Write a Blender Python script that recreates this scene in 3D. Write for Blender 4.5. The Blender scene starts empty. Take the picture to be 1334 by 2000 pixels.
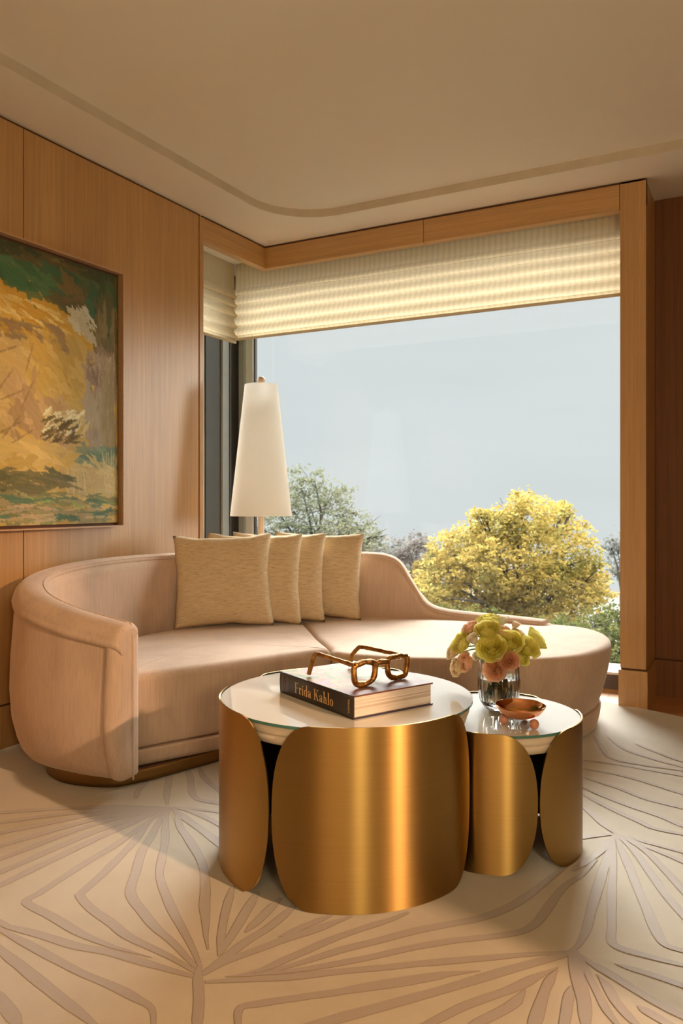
import bpy, bmesh, math, random
import numpy as np
from mathutils import Vector, Matrix, noise as mnoise

random.seed(7)
PI = math.pi
SC = bpy.context.scene
COL = SC.collection

# ------------------------------------------------------------------ camera
cam_data = bpy.data.cameras.new('camera')
cam_data.sensor_fit = 'VERTICAL'
cam_data.sensor_height = 36.0
cam_data.lens = 1567.0 / 2000.0 * 36.0
cam_data.shift_y = -22.0 / 2000.0
cam_data.clip_end = 500
cam_data.dof.use_dof = True
cam_data.dof.focus_distance = 2.9
cam_data.dof.aperture_fstop = 7.1
cam = bpy.data.objects.new('camera', cam_data)
COL.objects.link(cam)
cam.location = (0, 0, 1.062)
cam.rotation_euler = (PI / 2, 0, math.atan2(848.0, 1567.0))
SC.camera = cam

# ------------------------------------------------------------------ exposure
SC.view_settings.view_transform = 'Standard'
SC.view_settings.look = 'None'
SC.view_settings.exposure = 0.0
SC.view_settings.gamma = 1.0
SC.view_settings.use_curve_mapping = False
try:
    SC.cycles.use_denoising = True
    SC.cycles.max_bounces = 10
    SC.cycles.diffuse_bounces = 6
    SC.cycles.glossy_bounces = 5
    SC.cycles.transmission_bounces = 10
    SC.cycles.transparent_max_bounces = 16
    SC.cycles.sample_clamp_indirect = 6.0
    SC.cycles.caustics_reflective = False
    SC.cycles.caustics_refractive = False
except Exception:
    pass

# ------------------------------------------------------------------ sky: overcast, pale at the horizon, far brighter overhead
SKY_LOW = (0.735, 0.775, 0.785, 1)
SKY_HIGH = (1.0, 0.975, 0.925, 1)
SKY_HIGH_STRENGTH = 15.0
SKY_GLOW_DIR = (-0.62, 0.60, 0.50)      # where the hidden sun brightens the cloud
SKY_GLOW_STRENGTH = 50.0
world = bpy.data.worlds.new('overcast_sky')
SC.world = world
world.use_nodes = True
wn = world.node_tree.nodes
wl = world.node_tree.links
wn.clear()
w_out = wn.new('ShaderNodeOutputWorld')
w_bg = wn.new('ShaderNodeBackground')
w_tc = wn.new('ShaderNodeTexCoord')
w_sep = wn.new('ShaderNodeSeparateXYZ')
w_map = wn.new('ShaderNodeMapRange')
w_map.interpolation_type = 'SMOOTHSTEP'
w_map.inputs['From Min'].default_value = 0.26
w_map.inputs['From Max'].default_value = 0.54
w_mix = wn.new('ShaderNodeMix'); w_mix.data_type = 'RGBA'
w_mix.inputs['A'].default_value = SKY_LOW
w_mix.inputs['B'].default_value = SKY_HIGH
w_str = wn.new('ShaderNodeMapRange')
w_str.interpolation_type = 'SMOOTHSTEP'
w_str.inputs['From Min'].default_value = 0.26
w_str.inputs['From Max'].default_value = 0.54
w_str.inputs['To Min'].default_value = 1.0
w_str.inputs['To Max'].default_value = SKY_HIGH_STRENGTH
w_noise = wn.new('ShaderNodeTexNoise')
w_noise.inputs['Scale'].default_value = 2.2
w_noise.inputs['Detail'].default_value = 4
w_mapp = wn.new('ShaderNodeMapping')
w_mapp.inputs['Scale'].default_value = (1, 1, 5)
w_nr = wn.new('ShaderNodeMapRange')
w_nr.inputs['To Min'].default_value = 0.93
w_nr.inputs['To Max'].default_value = 1.09
w_mul = wn.new('ShaderNodeMath'); w_mul.operation = 'MULTIPLY'
wl.new(w_tc.outputs['Generated'], w_sep.inputs[0])
wl.new(w_sep.outputs['Z'], w_map.inputs['Value'])
wl.new(w_sep.outputs['Z'], w_str.inputs['Value'])
wl.new(w_map.outputs[0], w_mix.inputs['Factor'])
wl.new(w_tc.outputs['Generated'], w_mapp.inputs[0])
wl.new(w_mapp.outputs[0], w_noise.inputs['Vector'])
wl.new(w_noise.outputs['Fac'], w_nr.inputs['Value'])
w_dot = wn.new('ShaderNodeVectorMath'); w_dot.operation = 'DOT_PRODUCT'
w_dot.inputs[1].default_value = Vector(SKY_GLOW_DIR).normalized()
w_glow = wn.new('ShaderNodeMapRange')
w_glow.interpolation_type = 'SMOOTHSTEP'
w_glow.inputs['From Min'].default_value = 0.70
w_glow.inputs['From Max'].default_value = 1.0
w_glow.inputs['To Max'].default_value = SKY_GLOW_STRENGTH
w_gm = wn.new('ShaderNodeMath'); w_gm.operation = 'MULTIPLY'
w_add = wn.new('ShaderNodeMath'); w_add.operation = 'ADD'
wl.new(w_tc.outputs['Generated'], w_dot.inputs[0])
wl.new(w_dot.outputs['Value'], w_glow.inputs['Value'])
wl.new(w_glow.outputs[0], w_gm.inputs[0])
wl.new(w_map.outputs[0], w_gm.inputs[1])
wl.new(w_gm.outputs[0], w_add.inputs[0])
wl.new(w_str.outputs[0], w_add.inputs[1])
wl.new(w_add.outputs[0], w_mul.inputs[0])
wl.new(w_nr.outputs[0], w_mul.inputs[1])
wl.new(w_mix.outputs['Result'], w_bg.inputs['Color'])
wl.new(w_mul.outputs[0], w_bg.inputs['Strength'])
wl.new(w_bg.outputs[0], w_out.inputs['Surface'])


def add_light(name, kind, loc, target, energy, color, **kw):
    d = bpy.data.lights.new(name, kind)
    d.energy = energy
    d.color = color
    for k, v in kw.items():
        setattr(d, k, v)
    o = bpy.data.objects.new(name, d)
    COL.objects.link(o)
    o.location = loc
    o.rotation_euler = (Vector(target) - Vector(loc)).to_track_quat('-Z', 'Y').to_euler()
    return o


# warm lamp low on the right-hand side of the room, broad hazy sun through the window, then two unseen fill lights added behind the camera
add_light('warm_side_lamp', 'SPOT', (2.9, 0.82, 2.15), (-1.6, 2.1, 0.35), 660, (1.0, 0.61, 0.34),
          spot_size=math.radians(46), spot_blend=0.6, shadow_soft_size=0.05)
add_light('low_hazy_sun', 'SUN', (7.0, 12.0, 3.2), (-3.0, 4.5, 1.0), 4.2, (1.0, 0.95, 0.85), angle=math.radians(30))
add_light('ceiling_fill', 'AREA', (1.3, -0.9, 1.5), (0.3, 1.1, 2.7), 50, (1.0, 0.80, 0.47), shape='DISK', size=0.5)  # unseen fill, added to brighten the ceiling and the bounce from it
add_light('camera_side_fill', 'AREA', (0.4, -2.0, 2.0), (-0.8, 3.0, 0.4), 5.5, (1.0, 0.64, 0.35), shape='DISK', size=2.6, spread=math.radians(60))  # unseen soft fill, added to lift the chaise front and the roses


# ------------------------------------------------------------------ helpers
def tag(o, label=None, cat=None, group=None, kind=None):
    if label: o['label'] = label
    if cat: o['category'] = cat
    if group: o['group'] = group
    if kind: o['kind'] = kind
    return o


def empty(name, loc=(0, 0, 0), rz=0.0):
    o = bpy.data.objects.new(name, None)
    o.empty_display_size = 0.1
    o.location = loc
    o.rotation_euler = (0, 0, rz)
    COL.objects.link(o)
    return o


class MB:
    """collects shapes, links them as ONE mesh object"""
    def __init__(self):
        self.v = []; self.f = []; self.mi = []; self.sm = []

    def add(self, vs, fs, mi=0, smooth=False):
        b = len(self.v)
        self.v += [tuple(p) for p in vs]
        for f in fs:
            self.f.append([i + b for i in f]); self.mi.append(mi); self.sm.append(smooth)

    def box(self, lo, hi, mi=0):
        x0, y0, z0 = lo; x1, y1, z1 = hi
        self.add([(x0, y0, z0), (x1, y0, z0), (x1, y1, z0), (x0, y1, z0), (x0, y0, z1), (x1, y0, z1), (x1, y1, z1), (x0, y1, z1)],
                 [(3, 2, 1, 0), (4, 5, 6, 7), (0, 1, 5, 4), (1, 2, 6, 5), (2, 3, 7, 6), (3, 0, 4, 7)], mi)

    def grid(self, rows, mi=0, smooth=True, close_u=False, close_v=False, flip=False):
        n = len(rows); m = len(rows[0])
        vs = [p for r in rows for p in r]
        fs = []
        for i in range(n if close_v else n - 1):
            for j in range(m if close_u else m - 1):
                a = i * m + j; b = i * m + (j + 1) % m; c = ((i + 1) % n) * m + (j + 1) % m; d = ((i + 1) % n) * m + j
                fs.append((a, d, c, b) if flip else (a, b, c, d))
        self.add(vs, fs, mi, smooth)

    def lathe(self, prof, cx=0, cy=0, seg=48, mi=0, fn=None):
        rows = []
        for (r, z) in prof:
            row = []
            for k in range(seg):
                a = 2 * PI * k / seg
                rr = r if fn is None else fn(r, z, a)
                row.append((cx + rr * math.cos(a), cy + rr * math.sin(a), z))
            rows.append(row)
        self.grid(rows, mi, True, close_u=True)

    def tube(self, pts, rad, seg=10, mi=0, cap=True, radii=None):
        P = [Vector(p) for p in pts]
        n = len(P)
        up = Vector((0, 0, 1))
        rows = []
        prevN = None
        for i in range(n):
            t = (P[min(i + 1, n - 1)] - P[max(i - 1, 0)]).normalized()
            if prevN is None:
                ref = up if abs(t.z) < 0.9 else Vector((1, 0, 0))
                N = t.cross(ref).normalized()
            else:
                N = (prevN - t * prevN.dot(t)).normalized()
            prevN = N
            B = t.cross(N)
            r = radii[i] if radii else rad
            rows.append([tuple(P[i] + (N * math.cos(2 * PI * k / seg) + B * math.sin(2 * PI * k / seg)) * r) for k in range(seg)])
        self.grid(rows, mi, True, close_u=True)
        if cap:
            b = len(self.v)
            self.add(rows[0], [tuple(range(seg))], mi)
            self.add(rows[-1], [tuple(reversed(range(seg)))], mi)

    def build(self, name, mat, parent=None, bevel=0, subsurf=0, loc=None, smooth_angle=None, recalc=True):
        me = bpy.data.meshes.new(name)
        me.from_pydata(self.v, [], self.f)
        mats = mat if isinstance(mat, (list, tuple)) else [mat]
        for m in mats: me.materials.append(m)
        me.polygons.foreach_set('material_index', self.mi)
        me.polygons.foreach_set('use_smooth', self.sm)
        if recalc:
            bm = bmesh.new(); bm.from_mesh(me)
            bmesh.ops.remove_doubles(bm, verts=bm.verts, dist=1e-6)
            bmesh.ops.recalc_face_normals(bm, faces=bm.faces)
            bm.to_mesh(me); bm.free()
        me.update()
        o = bpy.data.objects.new(name, me)
        COL.objects.link(o)
        if parent is not None: o.parent = parent
        if loc is not None: o.location = loc
        if bevel:
            md = o.modifiers.new('bevel', 'BEVEL'); md.width = bevel; md.segments = 3; md.limit_method = 'ANGLE'; md.angle_limit = math.radians(40)
            md.harden_normals = False
        if subsurf:
            md = o.modifiers.new('subsurf', 'SUBSURF'); md.levels = subsurf; md.render_levels = subsurf
        return o


def catmull(pts, n):
    P = [np.array(p, float) for p in pts]
    out = []
    m = len(P)
    for i in range(m - 1):
        p0 = P[i - 1] if i > 0 else 2 * P[0] - P[1]
        p1, p2 = P[i], P[i + 1]
        p3 = P[i + 2] if i + 2 < m else 2 * P[-1] - P[-2]
        for k in range(n):
            t = k / n
            out.append(0.5 * ((2 * p1) + (-p0 + p2) * t + (2 * p0 - 5 * p1 + 4 * p2 - p3) * t * t + (-p0 + 3 * p1 - 3 * p2 + p3) * t ** 3))
    out.append(P[-1])
    return out


def resample(pts, step):
    P = [np.array(p, float) for p in pts]
    out = [P[0]]; acc = 0.0
    for a, b in zip(P[:-1], P[1:]):
        L = np.linalg.norm(b - a)
        if L < 1e-9: continue
        d = step - acc
        while d <= L:
            out.append(a + (b - a) * d / L); d += step
        acc = (acc + L) % step
    if np.linalg.norm(out[-1] - P[-1]) > step * 0.3: out.append(P[-1])
    return out


# ------------------------------------------------------------------ materials
def new_mat(name):
    m = bpy.data.materials.new(name)
    m.use_nodes = True
    nt = m.node_tree
    b = nt.nodes['Principled BSDF']
    return m, nt, b


def node(nt, kind, **kw):
    n = nt.nodes.new(kind)
    for k, v in kw.items():
        if k in n.inputs: n.inputs[k].default_value = v
        else: setattr(n, k, v)
    return n


def coords(nt, scale=(1, 1, 1), which='Object', rot=(0, 0, 0)):
    tc = nt.nodes.new('ShaderNodeTexCoord')
    mp = nt.nodes.new('ShaderNodeMapping')
    mp.inputs['Scale'].default_value = scale
    mp.inputs['Rotation'].default_value = rot
    nt.links.new(tc.outputs[which], mp.inputs['Vector'])
    return mp.outputs['Vector']


def ramp(nt, fac, stops):
    r = nt.nodes.new('ShaderNodeValToRGB')
    el = r.color_ramp.elements
    while len(el) < len(stops): el.new(0.5)
    for e, (p, c) in zip(el, stops):
        e.position = p; e.color = (c[0], c[1], c[2], 1)
    nt.links.new(fac, r.inputs['Fac'])
    return r.outputs['Color']


def noise_tex(nt, vec, scale, detail=4, rough=0.55, dist=0.0):
    n = node(nt, 'ShaderNodeTexNoise')
    n.inputs['Scale'].default_value = scale
    n.inputs['Detail'].default_value = detail
    n.inputs['Roughness'].default_value = rough
    n.inputs['Distortion'].default_value = dist
    nt.links.new(vec, n.inputs['Vector'])
    return n.outputs['Fac']


def mixc(nt, a, b, fac, mode='MIX'):
    m = nt.nodes.new('ShaderNodeMix'); m.data_type = 'RGBA'; m.blend_type = mode
    for s, val in (('A', a), ('B', b)):
        if hasattr(val, 'is_linked') or hasattr(val, 'links'): nt.links.new(val, m.inputs[s])
        else: m.inputs[s].default_value = (val[0], val[1], val[2], 1)
    if isinstance(fac, float): m.inputs['Factor'].default_value = fac
    else: nt.links.new(fac, m.inputs['Factor'])
    return m.outputs['Result']


def bump(nt, b, height, strength=0.2, dist=0.002):
    n = nt.nodes.new('ShaderNodeBump')
    n.inputs['Strength'].default_value = strength
    n.inputs['Distance'].default_value = dist
    nt.links.new(height, n.inputs['Height'])
    nt.links.new(n.outputs['Normal'], b.inputs['Normal'])


def plain(name, col, rough=0.5, metal=0.0, mottle=1.0, **kw):
    m, nt, b = new_mat(name)
    vec = coords(nt)
    f = noise_tex(nt, vec, 9, 3)
    c = ramp(nt, f, [(0.3, [x * (1 - 0.06 * mottle) for x in col]), (0.7, [min(1, x * (1 + 0.05 * mottle)) for x in col])])
    nt.links.new(c, b.inputs['Base Color'])
    b.inputs['Roughness'].default_value = rough
    b.inputs['Metallic'].default_value = metal
    for k, v in kw.items(): b.inputs[k].default_value = v
    return m


def wood(name, base, axis='z', rough=0.42, contrast=0.15, spec=0.5, coat=0.45):
    m, nt, b = new_mat(name)
    sc = {'z': (60, 60, 1.1), 'x': (1.1, 60, 60), 'y': (60, 1.1, 60)}[axis]
    v1 = coords(nt, sc)
    f1 = noise_tex(nt, v1, 1.0, 6, 0.6, 0.3)
    sc2 = {'z': (260, 260, 5), 'x': (5, 260, 260), 'y': (260, 5, 260)}[axis]
    f2 = noise_tex(nt, coords(nt, sc2), 1.0, 3, 0.5)
    sc3 = {'z': (5, 5, 0.2), 'x': (0.2, 5, 5), 'y': (5, 0.2, 5)}[axis]
    f3 = noise_tex(nt, coords(nt, sc3), 1.0, 2, 0.5)
    d = [x * (1 - contrast) for x in base]; l = [min(1, x * (1 + contrast * 0.5)) for x in base]
    c1 = ramp(nt, f1, [(0.32, d), (0.55, base), (0.72, l)])
    c2 = ramp(nt, f2, [(0.35, (0.84, 0.82, 0.80)), (0.55, (1, 1, 1))])
    c3 = ramp(nt, f3, [(0.35, (0.88, 0.86, 0.84)), (0.65, (1.0, 1.0, 1.0))])
    c = mixc(nt, c1, c2, 0.8, 'MULTIPLY')
    c = mixc(nt, c, c3, 0.9, 'MULTIPLY')
    nt.links.new(c, b.inputs['Base Color'])
    b.inputs['Roughness'].default_value = rough
    b.inputs['Specular IOR Level'].default_value = spec
    b.inputs['Coat Weight'].default_value = coat
    b.inputs['Coat Roughness'].default_value = 0.36
    bump(nt, b, f2, 0.12, 0.0008)
    return m


def velvet(name, base):
    m, nt, b = new_mat(name)
    f1 = noise_tex(nt, coords(nt, (3.2, 3.2, 2.2)), 1.6, 5, 0.6, 0.6)
    f2 = noise_tex(nt, coords(nt, (150, 150, 7)), 1.0, 3, 0.5)
    c1 = ramp(nt, f1, [(0.32, [x * 0.86 for x in base]), (0.5, base), (0.68, [min(1, x * 1.08) for x in base])])
    c2 = ramp(nt, f2, [(0.3, (0.86, 0.85, 0.84)), (0.6, (1, 1, 1))])
    c = mixc(nt, c1, c2, 0.8, 'MULTIPLY')
    nt.links.new(c, b.inputs['Base Color'])
    b.inputs['Roughness'].default_value = 0.85
    b.inputs['Specular IOR Level'].default_value = 0.25
    b.inputs['Sheen Weight'].default_value = 0.35
    b.inputs['Sheen Roughness'].default_value = 0.4
    b.inputs['Sheen Tint'].default_value = (1.0, 0.92, 0.84, 1)
    bump(nt, b, f2, 0.15, 0.0012)
    return m


def woven(name, base):
    m, nt, b = new_mat(name)
    f1 = noise_tex(nt, coords(nt, (30, 30, 400), 'Object'), 1.0, 3, 0.55)
    f2 = noise_tex(nt, coords(nt, (420, 420, 420), 'Object'), 1.0, 2, 0.5)
    c1 = ramp(nt, f1, [(0.27, [base[0] * 0.52, base[1] * 0.46, base[2] * 0.40]), (0.42, [x * 0.86 for x in base]), (0.62, base), (0.8, [min(1, x * 1.15) for x in base])])
    c2 = ramp(nt, f2, [(0.3, (0.8, 0.79, 0.77)), (0.65, (1, 1, 1))])
    c = mixc(nt, c1, c2, 0.8, 'MULTIPLY')
    nt.links.new(c, b.inputs['Base Color'])
    b.inputs['Roughness'].default_value = 0.95
    b.inputs['Specular IOR Level'].default_value = 0.15
    b.inputs['Sheen Weight'].default_value = 0.15
    bump(nt, b, f1, 0.35, 0.002)
    return m


def brushed(name, base, rough=0.3, aniso=0.75, scale=(6, 6, 420)):
    m, nt, b = new_mat(name)
    f = noise_tex(nt, coords(nt, scale), 1.0, 3, 0.5)
    c = ramp(nt, f, [(0.3, [x * 0.93 for x in base]), (0.7, base)])
    nt.links.new(c, b.inputs['Base Color'])
    b.inputs['Metallic'].default_value = 1.0
    r = nt.nodes.new('ShaderNodeMapRange')
    r.inputs['To Min'].default_value = rough - 0.02; r.inputs['To Max'].default_value = rough + 0.03
    nt.links.new(f, r.inputs['Value'])
    nt.links.new(r.outputs[0], b.inputs['Roughness'])
    if aniso:
        b.inputs['Anisotropic'].default_value = aniso
        b.inputs['Anisotropic Rotation'].default_value = 0.25
        t = nt.nodes.new('ShaderNodeTangent'); t.direction_type = 'RADIAL'; t.axis = 'Z'
        nt.links.new(t.outputs[0], b.inputs['Tangent'])
    return m


def pane_mat(name):
    m = bpy.data.materials.new(name); m.use_nodes = True
    nt = m.node_tree; nt.nodes.clear()
    out = nt.nodes.new('ShaderNodeOutputMaterial')
    tr = nt.nodes.new('ShaderNodeBsdfTransparent'); tr.inputs[0].default_value = (0.97, 0.985, 0.98, 1)
    gl = nt.nodes.new('ShaderNodeBsdfGlossy'); gl.inputs['Roughness'].default_value = 0.01
    fr = nt.nodes.new('ShaderNodeFresnel'); fr.inputs['IOR'].default_value = 1.35
    mx = nt.nodes.new('ShaderNodeMixShader')
    nt.links.new(fr.outputs[0], mx.inputs[0]); nt.links.new(tr.outputs[0], mx.inputs[1]); nt.links.new(gl.outputs[0], mx.inputs[2])
    nt.links.new(mx.outputs[0], out.inputs['Surface'])
    return m


def translucent_mat(name, col, trans, ribs=None, tcol=None):
    m = bpy.data.materials.new(name); m.use_nodes = True
    nt = m.node_tree; nt.nodes.clear()
    out = nt.nodes.new('ShaderNodeOutputMaterial')
    di = nt.nodes.new('ShaderNodeBsdfDiffuse'); tl = nt.nodes.new('ShaderNodeBsdfTranslucent')
    mx = nt.nodes.new('ShaderNodeMixShader'); mx.inputs[0].default_value = trans
    f2 = noise_tex(nt, coords(nt, (300, 300, 300)), 1.0, 2)
    tcol = tcol or col
    if ribs:
        w = nt.nodes.new('ShaderNodeTexWave'); w.wave_type = 'BANDS'; w.bands_direction = 'X'
        w.inputs['Scale'].default_value = ribs; w.inputs['Distortion'].default_value = 2.0
        w.inputs['Detail'].default_value = 2; w.inputs['Detail Scale'].default_value = 2.0
        nt.links.new(coords(nt, (1, 1, 0.4)), w.inputs['Vector'])
        c = ramp(nt, w.outputs['Fac'], [(0.15, [x * 0.84 for x in tcol]), (0.6, tcol)])
        nt.links.new(c, tl.inputs['Color'])
        c2 = ramp(nt, w.outputs['Fac'], [(0.15, [x * 0.95 for x in col]), (0.6, col)])
        nt.links.new(c2, di.inputs['Color'])
    else:
        c = ramp(nt, f2, [(0.3, [x * 0.95 for x in tcol]), (0.7, tcol)])
        nt.links.new(c, tl.inputs['Color'])
        di.inputs['Color'].default_value = (*col, 1)
    nt.links.new(di.outputs[0], mx.inputs[1]); nt.links.new(tl.outputs[0], mx.inputs[2])
    nt.links.new(mx.outputs[0], out.inputs['Surface'])
    return m


def leaf_mat(name, stops, scale=0.9, trans=0.35):
    m = bpy.data.materials.new(name); m.use_nodes = True
    nt = m.node_tree; nt.nodes.clear()
    out = nt.nodes.new('ShaderNodeOutputMaterial')
    di = nt.nodes.new('ShaderNodeBsdfDiffuse'); tl = nt.nodes.new('ShaderNodeBsdfTranslucent')
    mx = nt.nodes.new('ShaderNodeMixShader'); mx.inputs[0].default_value = trans
    f = noise_tex(nt, coords(nt), scale, 6, 0.75)
    c = ramp(nt, f, stops)
    nt.links.new(c, di.inputs['Color']); nt.links.new(c, tl.inputs['Color'])
    nt.links.new(di.outputs[0], mx.inputs[1]); nt.links.new(tl.outputs[0], mx.inputs[2])
    nt.links.new(mx.outputs[0], out.inputs['Surface'])
    return m


OAK = (0.55, 0.315, 0.118)
M = {}
M['wood_z'] = wood('oak_veneer_upright', OAK, 'z')
M['wood_x'] = wood('oak_veneer_lengthwise', OAK, 'x')
M['wood_y'] = wood('oak_veneer_sideways', OAK, 'y')
M['wood_gap'] = plain('dark_gap', (0.10, 0.035, 0.012), 0.7)
M['wood_frame'] = wood('pale_frame_wood', (0.55, 0.33, 0.17), 'y', 0.5, 0.1)
M['wood_shaded'] = wood('shaded_oak', (0.20, 0.085, 0.033), 'z', 0.5, 0.2, 0.2, 0.0)  # oak darkened: the shade beyond the pillar is put into its colour
M['ceiling'] = plain('ceiling_paint', (0.88, 0.85, 0.76), 0.9, mottle=0.12)
M['tray_shade'] = plain('tray_step_shade', (0.60, 0.535, 0.42), 0.9)  # darker than the ceiling: shade on the tray step painted in
M['soffit'] = plain('white_soffit', (0.80, 0.79, 0.75), 0.8)
M['velvet'] = velvet('blush_velvet', (0.63, 0.465, 0.355))
M['pillow'] = woven('slub_weave', (0.80, 0.635, 0.41))
M['bronze'] = brushed('bronze_plinth', (0.32, 0.19, 0.07), 0.32, 0, (6, 6, 300))
M['brass'] = brushed('brushed_brass', (0.50, 0.315, 0.105), 0.40, 0.95, (1.5, 1.5, 500))
M['apron'] = plain('apron_lacquer', (0.74, 0.62, 0.48), 0.5)
M['inner'] = plain('table_inner_shade', (0.03, 0.025, 0.02), 0.8)  # near-black paints in the darkness inside the petals and under the tops
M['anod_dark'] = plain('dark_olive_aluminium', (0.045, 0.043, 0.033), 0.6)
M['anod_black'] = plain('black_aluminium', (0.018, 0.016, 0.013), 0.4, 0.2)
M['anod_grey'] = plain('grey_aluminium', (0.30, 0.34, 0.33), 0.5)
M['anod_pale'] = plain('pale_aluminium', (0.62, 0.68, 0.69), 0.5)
M['sill_dark'] = plain('sill_face', (0.10, 0.075, 0.065), 0.5)
M['sill_top'] = plain('sill_top', (0.70, 0.69, 0.66), 0.4)
M['pane'] = pane_mat('window_glass')
M['blind'] = translucent_mat('blind_fabric', (0.96, 0.78, 0.43), 0.55, ribs=9.0, tcol=(0.58, 0.505, 0.36))
M['hem'] = plain('blind_hem', (0.60, 0.52, 0.36), 0.9)
M['shade'] = translucent_mat('lamp_shade_linen', (0.90, 0.88, 0.83), 0.68, tcol=(0.99, 0.98, 0.95))
M['pale_wood'] = wood('pale_ash', (0.72, 0.56, 0.40), 'z', 0.5, 0.08)
M['rug'] = None

# ------------------------------------------------------------------ the room
XL = -2.888      # left wall face
YP = 4.304       # pelmet / pillar face
ZC = 2.70        # ceiling
S = 'structure'


def struct(name, mb, mat, parent=None, **kw):
    o = mb.build(name, mat, parent, **kw)
    if parent is None: o['kind'] = S
    return o


# floor: oak boards running towards the window
m, nt, b = new_mat('oak_floor_boards')
br = nt.nodes.new('ShaderNodeTexBrick')
br.inputs['Scale'].default_value = 1.0
br.inputs['Brick Width'].default_value = 1.6; br.inputs['Row Height'].default_value = 0.14
br.inputs['Mortar Size'].default_value = 0.0015
br.inputs['Color1'].default_value = (0.46, 0.215, 0.075, 1); br.inputs['Color2'].default_value = (0.52, 0.26, 0.095, 1)
br.inputs['Mortar'].default_value = (0.12, 0.05, 0.02, 1)
nt.links.new(coords(nt, (1, 1, 1)), br.inputs['Vector'])
fg = noise_tex(nt, coords(nt, (1.5, 40, 1)), 1.0, 5)
nt.links.new(mixc(nt, br.outputs['Color'], ramp(nt, fg, [(0.3, (0.8, 0.78, 0.75)), (0.65, (1, 1, 1))]), 0.9, 'MULTIPLY'), b.inputs['Base Color'])
b.inputs['Roughness'].default_value = 0.35
mb = MB(); mb.box((-3.7, -3.2, -0.12), (4.2, 4.95, 0.0))
struct('floor', mb, m)

# ceiling with a shallow recessed tray, rounded at its corner
def rounded_rect(x0, y0, x1, y1, r, n=14):
    pts = []
    for cx, cy, a0 in ((x0 + r, y1 - r, 180), (x1 - r, y1 - r, 90), (x1 - r, y0 + r, 0), (x0 + r, y0 + r, -90)):
        for k in range(n + 1):
            a = math.radians(a0 - 90.0 * k / n)
            pts.append((cx + r * math.cos(a), cy + r * math.sin(a)))
    return pts

mb = MB()
X0, X1, Y0, Y1 = XL - 0.02, 4.1, -3.1, YP + 0.03
TX0, TX1, TY0, TY1, TR = -2.557, 3.6, -2.6, 4.036, 0.37
for (xa, xb, ya, yb) in ((X0, TX0, TY0, TY1), (TX1, X1, TY0, TY1), (X0, X1, TY1, Y1), (X0, X1, Y0, TY0), (-0.60, X1, Y1, 4.80)):
    mb.add([(xa, ya, ZC), (xb, ya, ZC), (xb, yb, ZC), (xa, yb, ZC)], [(0, 1, 2, 3)])
inner = rounded_rect(TX0, TY0, TX1, TY1, TR)
nI = len(inner); q4 = nI // 4
for c, (sx, sy) in enumerate(((TX0, TY1), (TX1, TY1), (TX1, TY0), (TX0, TY0))):
    arc = inner[c * q4:(c + 1) * q4]
    mb.add([(sx, sy, ZC)] + [(x, y, ZC) for x, y in arc], [(0, k, k + 1) for k in range(1, len(arc))])
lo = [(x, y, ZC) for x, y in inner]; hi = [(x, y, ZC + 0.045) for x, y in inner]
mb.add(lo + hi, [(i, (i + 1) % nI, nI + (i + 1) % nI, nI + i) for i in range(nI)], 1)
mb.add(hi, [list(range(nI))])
mb.box((X0, Y0, ZC + 0.08), (X1, 4.95, ZC + 0.2))
struct('ceiling', mb, [M['ceiling'], M['tray_shade']])

# left wall: oak panels with narrow dark joints, a shadow gap under the ceiling and a plinth
mb = MB()
mb.box((XL - 0.14, -3.1, 0.0), (XL - 0.012, 3.66, ZC), 1)
seams = [-3.1, -1.21, 0.0, 1.21, 2.42, 3.629]
for a, c in zip(seams[:-1], seams[1:]):
    mb.box((XL - 0.013, a + 0.003, 0.196), (XL, c - 0.003, ZC - 0.014), 0)
struct('wall_left', mb, [M['wood_z'], M['wood_gap']])
mb = MB()
mb.box((XL - 0.012, -3.1, 0.0), (XL + 0.004, 3.64, 0.188))
struct('baseboard_left', mb, M['wood_z'])
# jamb that closes the panel at the window recess
mb = MB()
mb.box((XL - 0.80, 3.640, 0.0), (XL, 3.672, ZC - 0.014))
mb.box((XL - 0.78, 3.634, 0.0), (XL - 0.012, 3.640, ZC - 0.014), 1)
struct('trim_1', mb, [M['wood_z'], M['wood_gap']])

# pelmet boards round the corner recess
mb = MB()
mb.box((XL - 0.055, 3.672, 2.555), (XL, YP + 0.055, 2.686))
mb.box((XL - 0.045, 3.672, 2.686), (XL - 0.012, YP + 0.045, ZC + 0.002), 1)
struct('trim_2', mb, [M['wood_y'], M['wood_gap']])
mb = MB()
mb.box((XL - 0.0, YP, 2.555), (-1.793, YP + 0.055, 2.686))
mb.box((-1.789, YP, 2.555), (-0.7065, YP + 0.055, 2.686))
mb.box((XL - 0.012, YP + 0.012, 2.57), (-0.577, YP + 0.045, ZC + 0.002), 1)
struct('trim_3', mb, [M['wood_x'], M['wood_gap']])
# pillar at the right of the window with its plinth
mb = MB()
mb.box((-0.7025, YP, 0.206), (-0.577, 4.70, 2.686))
mb.box((-0.700, YP + 0.012, 0.19), (-0.589, 4.70, ZC + 0.002), 1)
mb.box((-0.7095, YP - 0.008, 0.0), (-0.569, 4.70, 0.196))
struct('trim_4', mb, [M['wood_z'], M['wood_gap']])

# window recess: lowered white soffit, lintels above the glass
mb = MB()
mb.box((-3.75, 3.672, 2.67), (XL - 0.055, 4.80, 2.74))
mb.box((XL - 0.055, YP + 0.055, 2.67), (-0.58, 4.80, 2.74))
struct('trim_5', mb, M['soffit'])

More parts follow.
